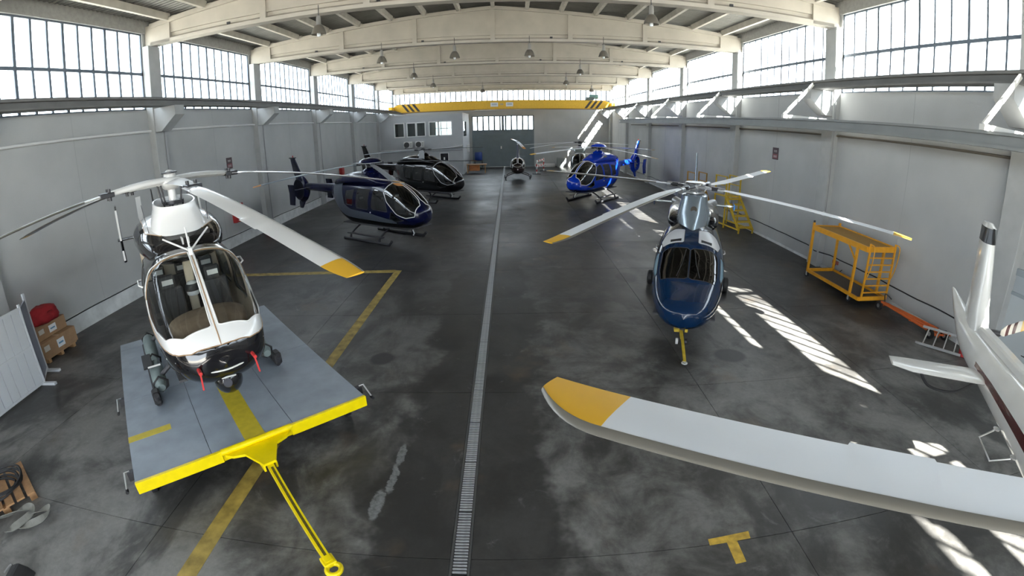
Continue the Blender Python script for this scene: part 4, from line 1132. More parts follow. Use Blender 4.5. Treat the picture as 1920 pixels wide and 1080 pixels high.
def blade(root, ang, z0, r0, r1, chord, dz, m_, tipm, tiplen=.4, thick=.04, pw=1.7, tip_sweep=0.0, root_chord=None, le=None, rise=0.0, tab=False, twist=0.0, tip_chord=.72, pitch=0.0):
    def st(r):
        f = (r - r0) / (r1 - r0); c = chord
        if root_chord and f < .14: c = root_chord + (chord - root_chord) * (f / .14)
        g = max(0, (r - (r1 - tiplen)) / tiplen)
        yl = .25 * chord if not root_chord or f >= .14 else .25 * c
        c2 = c * (1 - (1 - tip_chord) * g ** 2) ; yl -= tip_sweep * g ** 2
        if tab and .52 < f < .62: c2 += .025
        return (r, c2, yl, rise * f + dz * f ** pw, thick * (1 - .5 * g), twist * (1 - f) + pitch)
    rs = list(np.linspace(r0, r1 - tiplen, 18)); 
    if tab: rs = sorted(rs + [r0 + (r1 - r0) * q for q in (.519, .521, .619, .621)])
    o = link('rotor_blade', foil_mesh('rotor_blade', [st(r) for r in rs], m_), root); o.rotation_euler = (0, 0, ang); o.location = (0, 0, z0)
    if tipm: link('blade_tip', foil_mesh('blade_tip', [st(r) for r in np.linspace(r1 - tiplen, r1, 9)], tipm), o)
    if le:
        def st2(r):
            q = list(st(r)); q[4] *= 1.10; q[2] += .004; return tuple(q)
        link('leading_edge', foil_mesh('leading_edge', [st2(r) for r in list(np.linspace(r0 + .4, r1 - tiplen, 14)) + list(np.linspace(r1 - tiplen, r1 - .004, 9))[1:]], le, 0, .14), o)
    return o
def fin(root, name, m_, pts, thick=.14, axis='y', at=0.0, label=None, sub=None):
    """swept fin: pts = [(lead_x, trail_x, z)...] for a vertical fin at y = at; for axis 'z' = stabiliser [(lead_x, trail_x, y)...] at z = at"""
    vs = []; n = len(AF)
    for i, (xl, xt, q) in enumerate(pts):
        c = xl - xt; th = thick * (1 - .45 * i / max(1, len(pts) - 1))
        for fx, fz in AF:
            x = xl - fx * c
            vs.append((x, at + fz * th / 2, q) if axis == 'y' else (x, q, at + fz * th / 2))
    fs = [(i * n + j, i * n + (j + 1) % n, (i + 1) * n + (j + 1) % n, (i + 1) * n + j) for i in range(len(pts) - 1) for j in range(n)]
    fs += [tuple(range(n - 1, -1, -1)), tuple((len(pts) - 1) * n + j for j in range(n))]
    q = MB(); q.add(vs, fs); return q.build(name, m_, sub or root, smooth=40, label=label)
def skids(root, track, x0, x1, m_, r=.045, hx=(None, None), htop=.62, upturn=.16, zoff=0.0, wid=.75):
    a, b = hx
    for s in (-1, 1):
        y = s * track / 2
        q = MB(); q.tube(spline([(x0, y, r + zoff), (x1 - .35, y, r + zoff), (x1 - .1, y, r + .02 + zoff), (x1 + .08, y, r + upturn + zoff)], 6), r, 10); q.build('skid', m_, root, smooth=50)
    for x in (a, b):
        q = MB(); q.tube(spline([(x, -track / 2, r + zoff), (x, -track / 2 + .10, .28 + zoff), (x, -wid / 2, htop), (x, 0, htop + .03), (x, wid / 2, htop), (x, track / 2 - .10, .28 + zoff), (x, track / 2, r + zoff)], 5), .042, 10); q.build('cross_tube', m_, root, smooth=50)
def seat(root, x, y, z, m_, back=.75, w=.5):
    q = MB(); q.box(x - .25, x + .25, y - w / 2, y + w / 2, z, z + .14); q.build('seat_cushion', m_, root, bevel=.03)
    q = MB(); M_ = Matrix.Translation((x - .22, y, z + .08)) @ Matrix.Rotation(R(-12), 4, 'Y')
    q.box(-.07, .07, -w / 2, w / 2, 0, back, M=M_); o = q.build('seat_back', m_, root, bevel=.03)
    q = MB(); q.box(-.05, .06, -.14, .14, back - .02, back + .24, M=M_); q.build('headrest', m_, o, bevel=.03)
    q = MB(); q.box(.06, .068, -.10, .10, back + .06, back + .15, M=M_); q.build('headrest_label', mat('label_pale', (0.7, 0.7, 0.68), .6), o)
    for s in (-1, 1):
        q = MB(); q.bar(M_ @ Vector((.08, s * .12, back - .05)), M_ @ Vector((.085, s * .05, .1)), .04, .006, up=(1, 0, 0)); q.build('harness_strap', BLACK, o)
def fenestron(root, x, z, ro, ri, body, dark, steel, w=.36):
    q = MB(); q.lathe([(ri, -w / 2), (ri + .05, -w / 2 - .02), (ro - .08, -w / 2 + .05), (ro, -w * .15), (ro, w * .15), (ro - .08, w / 2 - .05), (ri + .05, w / 2 + .02), (ri, w / 2), (ri - .015, 0), (ri, -w / 2)], (x, 0, z), 32, axis='y'); o = q.build('fan_shroud', body, root, smooth=50)
    q = MB(); q.lathe([(0, -.14), (.10, -.12), (.14, -.05), (.14, .1), (0, .12)], (x, 0, z), 16, axis='y'); q.build('fan_hub', steel, o, smooth=50)
    me = None
    for k in range(10):
        if me is None:
            q = MB(); M_ = Matrix.Rotation(R(35), 4, 'Z'); q.box(-.055, .055, -.008, .008, .13, ri - .025, M=M_); b = q.build('fan_blade', steel, o); me = b.data
        else: b = link('fan_blade', me, o)
        b.location = (x, 0, z); b.rotation_euler = (0, R(36 * k + 9), 0)
    q = MB(); q.cyl((x, -.02, z), ri - .01, .02, 24, 'y'); q.build('fan_stator', dark, o)
    for k in range(3):
        q = MB(); M_ = Matrix.Translation((x, .05, z)) @ Matrix.Rotation(R(120 * k + 20), 4, 'Y'); q.box(-.025, .025, -.03, .03, .1, ri, M=M_); q.build('stator_strut', steel, o)
# paints and glass
GLD = glass('tinted_canopy', (0.30, 0.34, 0.36), .10)
GLC = glass('clear_canopy', (0.80, 0.83, 0.82), .05)
GLK = glass('dark_canopy', (0.08, 0.09, 0.10), .12)
HUBS = mat('rotor_steel', (0.45, 0.46, 0.47), .4, .7, noise=.15, nscale=12)
HUBD = mat('rotor_dark', (0.04, 0.04, 0.045), .4, .4)
BLW = mat('blade_white', (0.76, 0.79, 0.82), .35)
BLG = mat('blade_grey', (0.17, 0.20, 0.23), .4)
TIPY = mat('tip_yellow', (0.75, 0.42, 0.03), .4)
TIPO = mat('tip_orange', (0.60, 0.26, 0.06), .5)
LEG_ = mat('erosion_strip', (0.24, 0.23, 0.21), .35, .6)
SEATD = mat('seat_dark', (0.05, 0.05, 0.055), .8, noise=.15)
TRIMB = mat('cabin_beige', (0.55, 0.47, 0.36), .8)
TRIMD = mat('cabin_dark', (0.06, 0.06, 0.065), .8)
RIMW = mat('seal_white', (0.75, 0.75, 0.74), .35)
RIMK = mat('seal_black', (0.02, 0.02, 0.02), .5)
SKIDK = mat('skid_dark', (0.035, 0.035, 0.04), .5)
def hub_star(root, z, n, angs, r, m_, arm=.5, dark=HUBD):
    q = MB(); q.lathe([(0, -.12), (.13, -.12), (.17, -.04), (.17, .05), (.10, .10), (0, .12)], (0, 0, z), 18); hb = q.build('rotor_hub', m_, root, smooth=50)
    for a in angs:
        c, s = math.cos(a), math.sin(a)
        q = MB(); q.bar((c * .1, s * .1, z), (c * arm, s * arm, z), .12, .07); q.build('hub_arm', m_, hb)
        q = MB(); q.bar((c * (arm - .12), s * (arm - .12), z), (c * (arm + .06), s * (arm + .06), z), .15, .10); q.build('blade_grip', dark, hb, bevel=.01)
    return hb
# ================================================================== 1: white and black helicopter on the dolly
def heli_white():
    root = thing('helicopter', 'white and black helicopter with a glass nose, standing on the grey dolly', 'helicopter', (-6.04, 7.46, DOLZ + .004), R(-45.5), 'parked helicopters')
    BLK = mat('gloss_black', (0.006, 0.006, 0.008), .12, coat=.8, spec=.45); WHT = mat('gloss_white', (0.78, 0.78, 0.77), .25, coat=.6); GOLD = mat('gold_line', (0.35, 0.22, 0.12), .4)
    DKB = mat('belly_brown', (0.035, 0.032, 0.030), .3, coat=.5)
    H = Hull([(2.70, 1.00, 1.05, 1.10, .10), (2.685, .86, 1.05, 1.26, .66), (2.61, .76, 1.08, 1.42, 1.06), (2.44, .69, 1.14, 1.60, 1.38, 2.8, 2.4), (2.15, .64, 1.22, 1.90, 1.58, 3.0, 2.5), (1.75, .61, 1.30, 2.24, 1.70, 3.2, 2.5), (1.3, .59, 1.34, 2.47, 1.76, 3.3, 2.5),
              (.7, .58, 1.38, 2.54, 1.76, 3.2, 2.5), (-.2, .58, 1.40, 2.54, 1.72, 3.0, 2.5), (-1.0, .64, 1.45, 2.46, 1.56, 2.8, 2.4), (-1.7, .90, 1.62, 2.38, 1.2), (-2.4, 1.38, 1.86, 2.30, .74), (-3.0, 1.68, 2.0, 2.28, .50)])
    ws = [('y', 2.48, .05), ('y', 2.2, .045), ('y', 1.8, .04), ('y', 1.26, .04), ('y', 1.24, .60), ('z', 1.16, 2.30), ('z', 1.18, 1.95), ('z', 1.42, 1.64), ('z', 1.85, 1.50), ('z', 2.25, 1.46), ('y', 2.47, .50)]
    regs = [dict(name='windscreen', pts=ws, mat=GLC, part=True, round=2, rim=RIMW, rimr=.012),
            dict(name='door_window', pts=[(1.05, 2.12), (.35, 2.2), (.25, 1.45), (1.2, 1.42)], mat=GLD, part=True, rim=RIMK),
            dict(name='cabin_window', pts=[(.1, 2.2), (-.75, 2.15), (-.75, 1.5), (.05, 1.45)], mat=GLD, part=True, rim=RIMK),
            dict(name='chin_window', pts=[('z', 2.42, 1.02), ('z', 1.80, .98), ('z', 1.85, .76), ('z', 2.36, .84)], mat=GLK, part=True, rim=RIMK),
            dict(name='white_nose', pts=[('y', 2.665, 0), ('y', 2.655, .2), ('z', 2.61, 1.29), ('z', 2.5, 1.285), ('z', 2.4, 1.285), ('z', 2.3, 1.29), ('z', 2.15, 1.30), ('z', 2.0, 1.315), ('z', 1.75, 1.36), ('z', 1.5, 1.43), ('z', 1.3, 1.52), ('z', 1.1, 1.64), ('z', 1.28, 1.9), ('y', 1.3, 0)], mat=WHT, round=0, rim=GOLD, rimr=.010, rimname='gold_line'),
            dict(name='white_line', pts=[(1.0, 1.38), (-.4, 1.30), (-2.0, 1.75), (-3.0, 1.95), (-3.0, 2.02), (-2.0, 1.85), (-.4, 1.38), (1.0, 1.45)], mat=WHT, round=0)]
    H.mesh('fuselage', root, BLK, regs, 84, 64, liner=TRIMB)
    # engine and transmission cowling, white on top
    C = Hull([(1.0, 2.30, 2.38, 2.50, .5), (.9, 2.25, 2.42, 2.60, 1.0), (.6, 2.2, 2.48, 2.72, 1.38), (.1, 2.2, 2.55, 2.88, 1.60), (-.6, 2.2, 2.58, 2.98, 1.66), (-1.4, 2.15, 2.56, 2.92, 1.5), (-2.2, 2.1, 2.45, 2.70, 1.05), (-2.8, 2.05, 2.3, 2.46, .55), (-3.0, 2.1, 2.25, 2.36, .3)])
    C.mesh('engine_cowling', root, BLK, [dict(name='white_top', pts=[('y', .62, 0), ('y', .56, .38), ('y', .25, .62), ('a', -.3, .25), ('a', -1.6, .27), ('a', -2.9, .2), ('a', -2.9, 0)], mat=WHT, round=0, rim=GOLD, rimr=.008, rimname='gold_line'),
                                         dict(name='air_intake', pts=[('a', .1, .33), ('a', -.5, .30), ('a', -.5, .44), ('a', .1, .46)], mat=HUBD, part=True)], 50, 44)
    # flared white mast fairing, open at the top
    q = MB(); vs, fs = [], []
    lv = [(2.62, .72, .56, .62), (2.75, .62, .52, .56), (2.95, .52, .46, .48), (3.12, .48, .40, .42), (3.22, .47, .385, .40)]
    n = 40
    for z, xf, hw_, xb in lv:
        for j in range(n):
            a = 2 * PI * j / n; c, s = math.cos(a), math.sin(a); e = 2 / 2.6
            vs.append(((xf if c > 0 else xb) * abs(c) ** e * (1 if c > 0 else -1) + .02, hw_ * abs(s) ** e * (1 if s > 0 else -1), z - (.06 * c if z > 3.1 else 0)))
    for j in range(n): vs.append((vs[4 * n + j][0] * .94, vs[4 * n + j][1] * .94, vs[4 * n + j][2]))
    for j in range(n): vs.append((vs[4 * n + j][0] * .90, vs[4 * n + j][1] * .90, 2.98))
    for i in range(6):
        for j in range(n): fs.append((i * n + j, i * n + (j + 1) % n, (i + 1) * n + (j + 1) % n, (i + 1) * n + j))
    q.add(vs, fs); mf = q.build('mast_fairing', WHT, root, smooth=50)
    q = MB(); q.cyl((0, 0, 3.02), .40, .06, 24); q.build('fairing_well', BLACK, mf)
    q = MB(); q.cyl((.43, -.27, 2.98), .035, .02, 12, (.8, -.5, .3)); q.build('drain_hole', HUBD, mf)
    q = MB(); q.cyl((0, 0, 3.22), .075, .5, 16); q.build('mast', WHT, root, smooth=50)
    q = MB(); q.lathe([(0, 0), (.2, 0), (.2, .06), (0, .06)], (0, 0, 3.16), 20); q.build('swashplate', HUBD, root, smooth=40)
    angs = [R(v) - R(-45.5) for v in (-34, 53, 175, -124)]
    for a in angs:
        q = MB(); c, s = math.cos(a + .5), math.sin(a + .5); q.tube([(c * .2, s * .2, 3.18), (c * .26, s * .26, 3.52)], .016, 8); q.build('pitch_link', HUBD, root, smooth=50)
        q = MB(); c, s = math.cos(a - .4), math.sin(a - .4); q.tube([(c * .16, s * .16, 3.0), (c * .18, s * .18, 3.2)], .016, 8); q.build('control_rod', HUBD, root, smooth=50)
    q = MB(); q.lathe([(0, -.14), (.12, -.14), (.2, -.06), (.22, 0), (.2, .05), (.12, .08), (.1, .16), (.05, .20), (0, .21)], (0, 0, 3.56), 20); hb = q.build('rotor_hub', mat('hub_white', (0.66, 0.66, 0.65), .4), root, smooth=50)
    q = MB(); q.lathe([(.10, 0), (.15, .01), (.15, .03), (.10, .04)], (0, 0, 3.70), 16); q.build('hub_bolts', HUBD, hb, smooth=40)
    for i, a in enumerate(angs):
        zz = 3.54 + (.05 if i % 2 else 0)
        st = [(.10, .30, .15, 0, .12, 0), (.45, .34, .17, .0, .13, 0), (.75, .26, .13, -.02, .13, 0), (1.02, .20, .10, -.045, .11, 0), (1.22, .24, .12, -.07, .10, 0)]
        o = link('blade_grip', foil_mesh('blade_grip', st, mat('hub_white', (0.66, 0.66, 0.65), .4)), root); o.rotation_euler = (0, 0, a); o.location = (0, 0, zz)
        for yy in (-.07, .07):
            q = MB(); q.cyl((1.14, yy, -.06), .03, .2, 10); q.build('grip_bolt', HUBD, o, smooth=40)
        q = MB(); q.box(1.06, 1.30, -.13, .13, -.10, -.02); q.build('damper_block', HUBD, o, bevel=.01)
        b = blade(root, a, zz - .06, 1.18, 5.5, .31, -.78, WHT if i != 2 else BLG, TIPY, .35, .045, 1.25, root_chord=.26, le=LEG_, tab=True, tip_sweep=.03)  # one blade in grey: its edge-on darkness is put into the colour
    # tail
    B = Hull([(-2.6, 1.72, 2.0, 2.26, .52), (-4.2, 1.86, 2.08, 2.28, .40), (-6.2, 1.98, 2.12, 2.26, .24), (-6.6, 2.02, 2.12, 2.22, .14), (-6.65, 2.1, 2.12, 2.14, .02)])
    B.mesh('tail_boom', root, BLK, [dict(name='line', pts=[('a', -2.6, .5), ('a', -6.2, .5), ('a', -6.2, .58), ('a', -2.6, .58)], mat=WHT, round=0)], 36, 24)
    fin(root, 'vertical_fin', BLK, [(-5.7, -6.5, 2.15), (-6.2, -6.75, 2.75), (-6.5, -6.95, 3.1)], .1)
    fin(root, 'ventral_fin', BLK, [(-5.9, -6.5, 2.1), (-6.3, -6.8, 1.5)], .08)
    fin(root, 'stabilizer', BLK, [(-4.2, -4.75, -1.2), (-4.2, -4.75, 1.2)], .07, 'z', 2.1)
    for s in (-1, 1):
        o = fin(root, 'end_plate', BLK, [(-4.1, -4.75, 1.55), (-4.2, -4.9, 2.15), (-4.5, -5.1, 2.95)], .11, 'y', 1.12 * s)
        for za, zb_, xa, xb in ((1.6, 1.85, -4.09, -4.13), (2.1, 2.85, -4.17, -4.46)):
            q = MB(); q.bar((xa, 1.12 * s, za), (xb, 1.12 * s, zb_), .05, .03, up=(1, 0, 0)); q.build('edge_strip', WHT, o)
    q = MB(); q.tube([(-6.15, -.05, 2.15), (-6.15, -.42, 2.15)], .055, 10); tg = q.build('tail_gearbox', HUBD, root, smooth=40)
    q = MB(); q.lathe([(0, 0), (.08, .01), (.08, .1), (0, .12)], (-6.15, -.48, 2.15), 12, axis='y'); q.build('tail_hub', HUBS, tg, smooth=40)
    for a in (R(8), R(188)):
        o = link('tail_rotor_blade', foil_mesh('tail_rotor_blade', [(.1, .10, .05, 0, .03, 0), (.25, .17, .085, 0, .025, 0), (.84, .17, .085, 0, .02, 0)], WHT if a < 2 else BLK), root)
        o.matrix_local = Matrix.Translation((-6.15, -.44, 2.15)) @ Matrix.Rotation(a, 4, 'Y') @ Matrix.Rotation(R(-90), 4, 'Y') @ Matrix.Rotation(R(25), 4, 'X')
    # landing gear with stowed floats
    FLT = mat('float_cover', (0.20, 0.25, 0.25), .7, noise=.15, nscale=6)
    skids(root, 2.3, -1.9, 1.25, SKIDK, .05, (.75, -1.15), .66, .22, wid=.9)
    for s in (-1, 1):
        for x0, x1 in ((-1.75, -.35), (-.15, 1.05)):
            q = MB(); k = 7; q.tube([(x0 + (x1 - x0) * i / k, s * 1.02, .27 + (.0 if i not in (0, k) else -.02)) for i in range(k + 1)], [.07, .125, .135, .135, .135, .135, .125, .07], 14); q.build('float_bag', FLT, root, smooth=60)
        for x in (.92, -.25, -1.6):
            q = MB(); q.tube([(x, s * 1.02, .13), (x, s * 1.14, .2), (x, s * 1.15, .3), (x, s * 1.02, .415), (x, s * .88, .3), (x, s * .9, .2)], .022, 8, closed=True); q.build('float_strap', BLACK, root, smooth=50)
        q = MB(); q.box(1.05, 1.28, s * 1.15 - .07, s * 1.15 + .07, .06, .30); q.build('skid_boot', BLACK, root, bevel=.03)
        q = MB(); q.box(-.2, .5, s * 1.08 - .16, s * 1.08 + .02, .43, .46); q.build('step_plate', BLACK, root, bevel=.008)
        q = MB(); q.tube([(.5, s * 1.16, .46), (.5, s * .92, .46)], .018, 8); q.build('step_edge', RIMW, root, smooth=40)
    # nose gear: sensor ball, pitots with red covers, wire cutter
    q = MB(); q.lathe([(0, .21), (.1, .19), (.16, .14), (.17, .1), (.17, .08), (0, .06)], (2.48, 0, .80), 20); q.build('ball_mount', BLK, root, smooth=50)
    q = MB(); q.lathe([(.225 * math.cos(t), .225 * math.sin(t)) for t in np.linspace(-PI / 2, PI / 2, 15)], (2.48, 0, .70), 24); sb = q.build('sensor_ball', BLK, root, smooth=80)
    q = MB(); q.cyl((2.69, -.05, .74), .07, .05, 16, (1, -.25, .1)); q.build('lens', mat('lens_glass', (0.02, 0.02, 0.03), .05, coat=1), sb, smooth=40)
    q = MB(); q.tube([(2.655, .10, .80), (2.685, .0, .82), (2.65, -.12, .81)], .012, 6); q.build('trim_ring', RIMW, sb, smooth=50)
    REDR = mat('red_ribbon', (0.55, 0.03, 0.03), .6)
    for s in (-1, 1):
        q = MB(); q.tube([(2.50, s * .42, 1.05), (2.78, s * .42, 1.06)], .016, 8); p = q.build('pitot_tube', BLK, root, smooth=40)
        q = MB(); q.tube([(2.66, s * .42, 1.06), (2.84, s * .42, 1.06)], .028, 8); q.build('red_cover', REDR, p, smooth=40)
        q = MB(); q.bar((2.80, s * .42, 1.04), (2.82, s * .44, .80), .025, .006, up=(1, 0, 0)); q.build('ribbon', REDR, p)
    q = MB(); q.tube(spline([(2.40, .70, 1.16), (2.62, .42, 1.0), (2.71, 0, .95), (2.62, -.42, 1.0), (2.40, -.70, 1.16)], 6), .014, 8); q.build('nose_grab_wire', RIMW, root, smooth=50)
    for p1 in ((1.05, -.38, 2.72), (1.0, .40, 2.76), (1.2, .0, 2.86)):
        q = MB(); q.tube([(1.38, 0, 2.50), p1], .016, 8); q.build('wire_cutter_rod', WHT, root, smooth=40)
    q = MB(); q.box(1.30, 1.44, -.035, .035, 2.44, 2.56); q.build('wire_cutter_base', WHT, root, bevel=.01)
    for yy in (-.05, .05): q = MB(); q.box(.72, 1.0, yy - .012, yy + .012, 2.56, 2.66); q.build('wiper_arm', RIMW, root)
    for s, x in ((1, .2), (-1, .3)): q = MB(); q.tube([(x, s * .55, 2.75), (x - .1, s * .6, 3.25)], .006, 6); q.build('whip_antenna', HUBD, root)
    for s in (-1, 1):
        q = MB(); q.tube([(1.0, s * .86, 2.02), (.98, s * .92, 2.06), (.80, s * .92, 2.10), (.78, s * .86, 2.10)], .016, 8); q.build('door_hinge', RIMW, root, smooth=50)
    # cabin
    for y in (-.42, .42): seat(root, .85, y, .95, SEATD)
    for y in (-.5, 0, .5): seat(root, -.35, y, .95, SEATD, .7)
    q = MB(); pr = Hull([(2.36, 1.28, 1.36, 1.44, .5), (2.25, 1.2, 1.38, 1.52, .95), (2.0, 1.15, 1.40, 1.64, 1.24), (1.75, 1.2, 1.42, 1.66, 1.3), (1.6, 1.25, 1.42, 1.6, 1.2), (1.55, 1.3, 1.42, 1.55, .9)])
    pr.mesh('glare_shield', root, mat('dash_brown', (0.17, 0.12, 0.08), .85, noise=.25, nscale=8), (), 24, 24)
    q = MB(); q.box(1.2, 1.75, -.16, .16, .75, 1.28); q.build('console', TRIMD, root, bevel=.03)
    q = MB(); q.box(-2.0, 2.1, -.72, .72, .70, .74); q.build('cabin_floor', TRIMD, root)
    q = MB(); q.box(.42, .50, -.08, .08, .74, 2.45); q.build('centre_column', TRIMB, root, bevel=.02)
    q = MB(); q.box(-.85, -.80, -.76, .76, .74, 2.42); q.build('rear_bulkhead', TRIMB, root)
    q = MB(); q.lathe([(0, .13), (.08, .11), (.125, .04), (.13, -.02), (.12, -.1), (.1, -.13), (0, -.13)], (.55, 0, 1.70), 18); hm = q.build('flight_helmet', WHT, root, smooth=50, label='white flight helmet with dark visor')
    q = MB(); q.lathe([(.135, -.04), (.138, .03), (.12, .08)], (.56, 0, 1.70), 18); q.build('visor', BLACK, hm, smooth=50)
    return root
heli_white()

# ================================================================== fenestron-tailed helicopters (three of them)
def heli_fenestron(loc, hd, label, body, stripe, belly, rim, blade_m, angs, dz, nblade=4, cap=True, glassm=GLD, cowl_m=None, tipm=TIPO, rise=0.0, liner=TRIMD, scale=1.0, dome=True, tall=False):
    root = thing('helicopter', label, 'helicopter', loc, R(hd), 'parked helicopters')
    H = Hull([(3.42, 1.12, 1.20, 1.28, .10), (3.38, .98, 1.2, 1.42, .50), (3.22, .84, 1.22, 1.62, .92), (2.9, .70, 1.26, 1.92, 1.28), (2.4, .60, 1.30, 2.26, 1.50), (1.8, .55, 1.34, 2.48, 1.60), (1.0, .52, 1.38, 2.56, 1.62),
              (0, .52, 1.40, 2.58, 1.62), (-.9, .56, 1.44, 2.58, 1.58), (-1.5, .74, 1.56, 2.54, 1.48), (-2.0, 1.08, 1.74, 2.46, 1.22), (-2.4, 1.45, 1.92, 2.38, .90), (-2.7, 1.72, 2.0, 2.3, .62)])
    ws = [('y', 3.02, .05), ('y', 1.72, .05), ('y', 1.62, .50), ('z', 1.55, 2.18), ('z', 1.85, 1.78), ('z', 2.35, 1.34), ('z', 2.85, 1.16), ('z', 3.2, 1.22), ('y', 3.2, .16)]
    regs = [dict(name='windscreen', pts=ws, mat=glassm, part=True, rim=rim, rimr=.018, round=1),
            dict(name='lower_window', pts=[(2.75, 1.06), (2.1, 1.42), (2.0, 1.10), (2.3, .98)], mat=glassm, part=True, rim=RIMK, rimr=.010),
            dict(name='door_window', pts=[(1.52, 2.14), (.95, 2.28), (.88, 1.42), (1.88, 1.36), (1.82, 1.65)], mat=GLK, part=True, rim=RIMK, rimr=.012),
            dict(name='cabin_window', pts=[(.68, 2.24), (-.15, 2.24), (-.2, 1.42), (.64, 1.38)], mat=GLK, part=True, rim=RIMK),
            dict(name='rear_window', pts=[(-.42, 2.2), (-1.0, 2.12), (-1.0, 1.55), (-.46, 1.5)], mat=GLK, part=True, rim=RIMK)]
    if stripe:
        regs.append(dict(name='stripe', pts=[(-1.75, 2.50), (-2.6, 2.34), (-2.2, 1.62), (-1.3, 1.06), (.6, .92), (2.3, .90), (2.35, 1.02), (.6, 1.26), (-.6, 1.34), (-1.1, 1.55)], mat=stripe, round=0))
    regs.append(dict(name='belly', pts=[('z', 3.3, .96), ('z', 2.3, .90), ('z', .6, .92), ('z', -1.3, 1.06), ('z', -2.2, 1.62), ('a', -2.2, .999), ('a', 3.3, .999)], mat=belly, round=0))
    H.mesh('fuselage', root, body, regs, 84, 60, liner=liner)
    C = Hull([(1.45, 2.40, 2.46, 2.52, .3), (1.3, 2.38, 2.48, 2.60, .9), (.9, 2.35, 2.52, 2.74, 1.2), (.3, 2.35, 2.58, 2.92, 1.3), (-.6, 2.35, 2.58, 2.94, 1.34), (-1.5, 2.35, 2.55, 2.84, 1.2), (-2.3, 2.28, 2.42, 2.60, .7), (-2.6, 2.3, 2.38, 2.46, .3)])
    C.mesh('engine_cowling', root, cowl_m or body, [dict(name='exhaust', pts=[('a', -1.4, .30), ('a', -2.0, .26), ('a', -2.0, .44), ('a', -1.4, .46)], mat=HUBD, part=True), dict(name='air_intake', pts=[('a', .5, .30), ('a', .05, .30), ('a', .05, .42), ('a', .5, .42)], mat=HUBD, part=True)], 44, 40)
    q = MB(); q.lathe([(0, 2.85), (.42, 2.85), (.36, 2.98), (.2, 3.08), (.13, 3.12), (0, 3.12)], n=24); q.build('mast_fairing', cowl_m or body, root, smooth=50)
    q = MB(); q.cyl((0, 0, 3.1), .09, .4, 14); q.build('mast', HUBS, root, smooth=40)
    zr = 3.26
    hb = hub_star(root, zr, nblade, angs, .5, HUBD, .55)
    if dome:
        q = MB(); q.lathe([(0, .0), (.50, .0), (.53, .03), (.46, .12), (.3, .19), (.12, .225), (0, .23)], (0, 0, zr + .04), 30); dm = q.build('rotor_cap', body, root, smooth=50)
        q = MB(); q.tube([(.52 * math.cos(t), .52 * math.sin(t), zr + .055) for t in np.linspace(0, 2 * PI, 33)[:-1]], .014, 6, closed=True); q.build('cap_rim', rim, dm, smooth=50)
    for k, a in enumerate(angs):
        d = dz[k] if hasattr(dz, '__len__') else dz
        blade(root, a, zr, .5, 5.1, .30, d, blade_m, tipm, .35, .035, 1.3, root_chord=.14, rise=rise, pitch=R(-7))
        q = MB(); c, s = math.cos(a + .5), math.sin(a + .5); q.tube([(c * .22, s * .22, 2.95), (c * .26, s * .26, zr)], .018, 6); q.build('pitch_link', HUBS, root, smooth=50)
    B = Hull([(-1.9, 1.62, 2.0, 2.40, .70), (-2.6, 1.78, 2.04, 2.34, .56), (-4.0, 1.88, 2.08, 2.30, .40), (-5.4, 1.92, 2.10, 2.28, .30), (-5.7, 1.95, 2.10, 2.25, .26)])
    B.mesh('tail_boom', root, body, (), 30, 24)
    fenestron(root, -6.05, 1.95, .70, .50, body, BLACK, HUBS)
    fin(root, 'vertical_fin', body, [(-5.45, -6.35, 2.15), (-5.95, -6.75, 2.75), (-6.5, -7.0, 3.6)], .20)
    q = MB(); q.box(-7.05, -6.42, -.05, .05, 3.58, 3.63); q.build('fin_cap', HUBD, root, bevel=.01)
    q = MB(); q.cyl((-6.7, 0, 3.68), .03, .1, 10); q.build('beacon', mat('beacon', (0.4, 0.05, 0.04), .3), root, smooth=40)
    fin(root, 'ventral_fin', body, [(-5.6, -6.35, 1.5), (-5.85, -6.45, 1.2), (-6.1, -6.42, .92)], .14)
    fin(root, 'stabilizer', body, [(-4.75, -5.2, -1.15), (-4.75, -5.2, 1.15)], .07, 'z', 2.08)
    for s in (-1, 1): fin(root, 'end_plate', body, [(-4.85, -5.4, 1.32), (-4.7, -5.35, 1.9), (-4.85, -5.45, 2.35)], .05, 'y', 1.17 * s)
    skids(root, 2.0, -1.0, 2.2, SKIDK, .06, (1.45, -.55), .58)
    for s in (-1, 1):
        q = MB(); q.box(-.65, 1.75, s * .98 - .11, s * .98 + .05, .30, .335); q.build('step_board', SKIDK, root, bevel=.008)
        for x in (1.45, -.55):
            q = MB(); q.bar((x, s * .96, .07), (x, s * .93, .32), .05); q.build('step_stay', SKIDK, root)
    for y in (-.4, .4): seat(root, 1.55, y, .92, SEATD)
    for y in (-.45, .45): seat(root, .1, y, .92, SEATD, .7)
    q = MB(); q.box(2.0, 2.55, -.45, .45, .95, 1.42); q.build('instrument_panel', TRIMD, root, bevel=.06)
    q = MB(); q.box(-1.4, 2.9, -.7, .7, .66, .70); q.build('cabin_floor', TRIMD, root)
    q = MB(); q.tube([(2.6, -.12, .62), (2.75, -.16, .45), (2.7, -.18, .36)], .03, 8); q.build('landing_light', RIMW, root, smooth=40)
    for s in (-1, 1): q = MB(); q.cyl((.8, s * .82, 1.28), .03, .03, 10, 'y'); q.build('door_handle', RIMW, root, smooth=40)
    return root
NAVY = mat('navy_paint', (0.002, 0.004, 0.030), .22, coat=.25, spec=.25); SLATE = mat('slate_stripe', (0.085, 0.10, 0.125), .35, coat=.1, spec=.25); BLKP = mat('black_paint', (0.003, 0.003, 0.004), .22, coat=.3, spec=.25)
hd = -35.3
heli_fenestron((-6.12, 20.79, 0), hd, 'dark blue helicopter with a grey side stripe and enclosed tail fan', NAVY, SLATE, BLKP, RIMW, BLG, [R(v - hd) for v in (-62, 28, 118, 208)], [-.52, -.25, -.25, -.45])
hd = -38.7
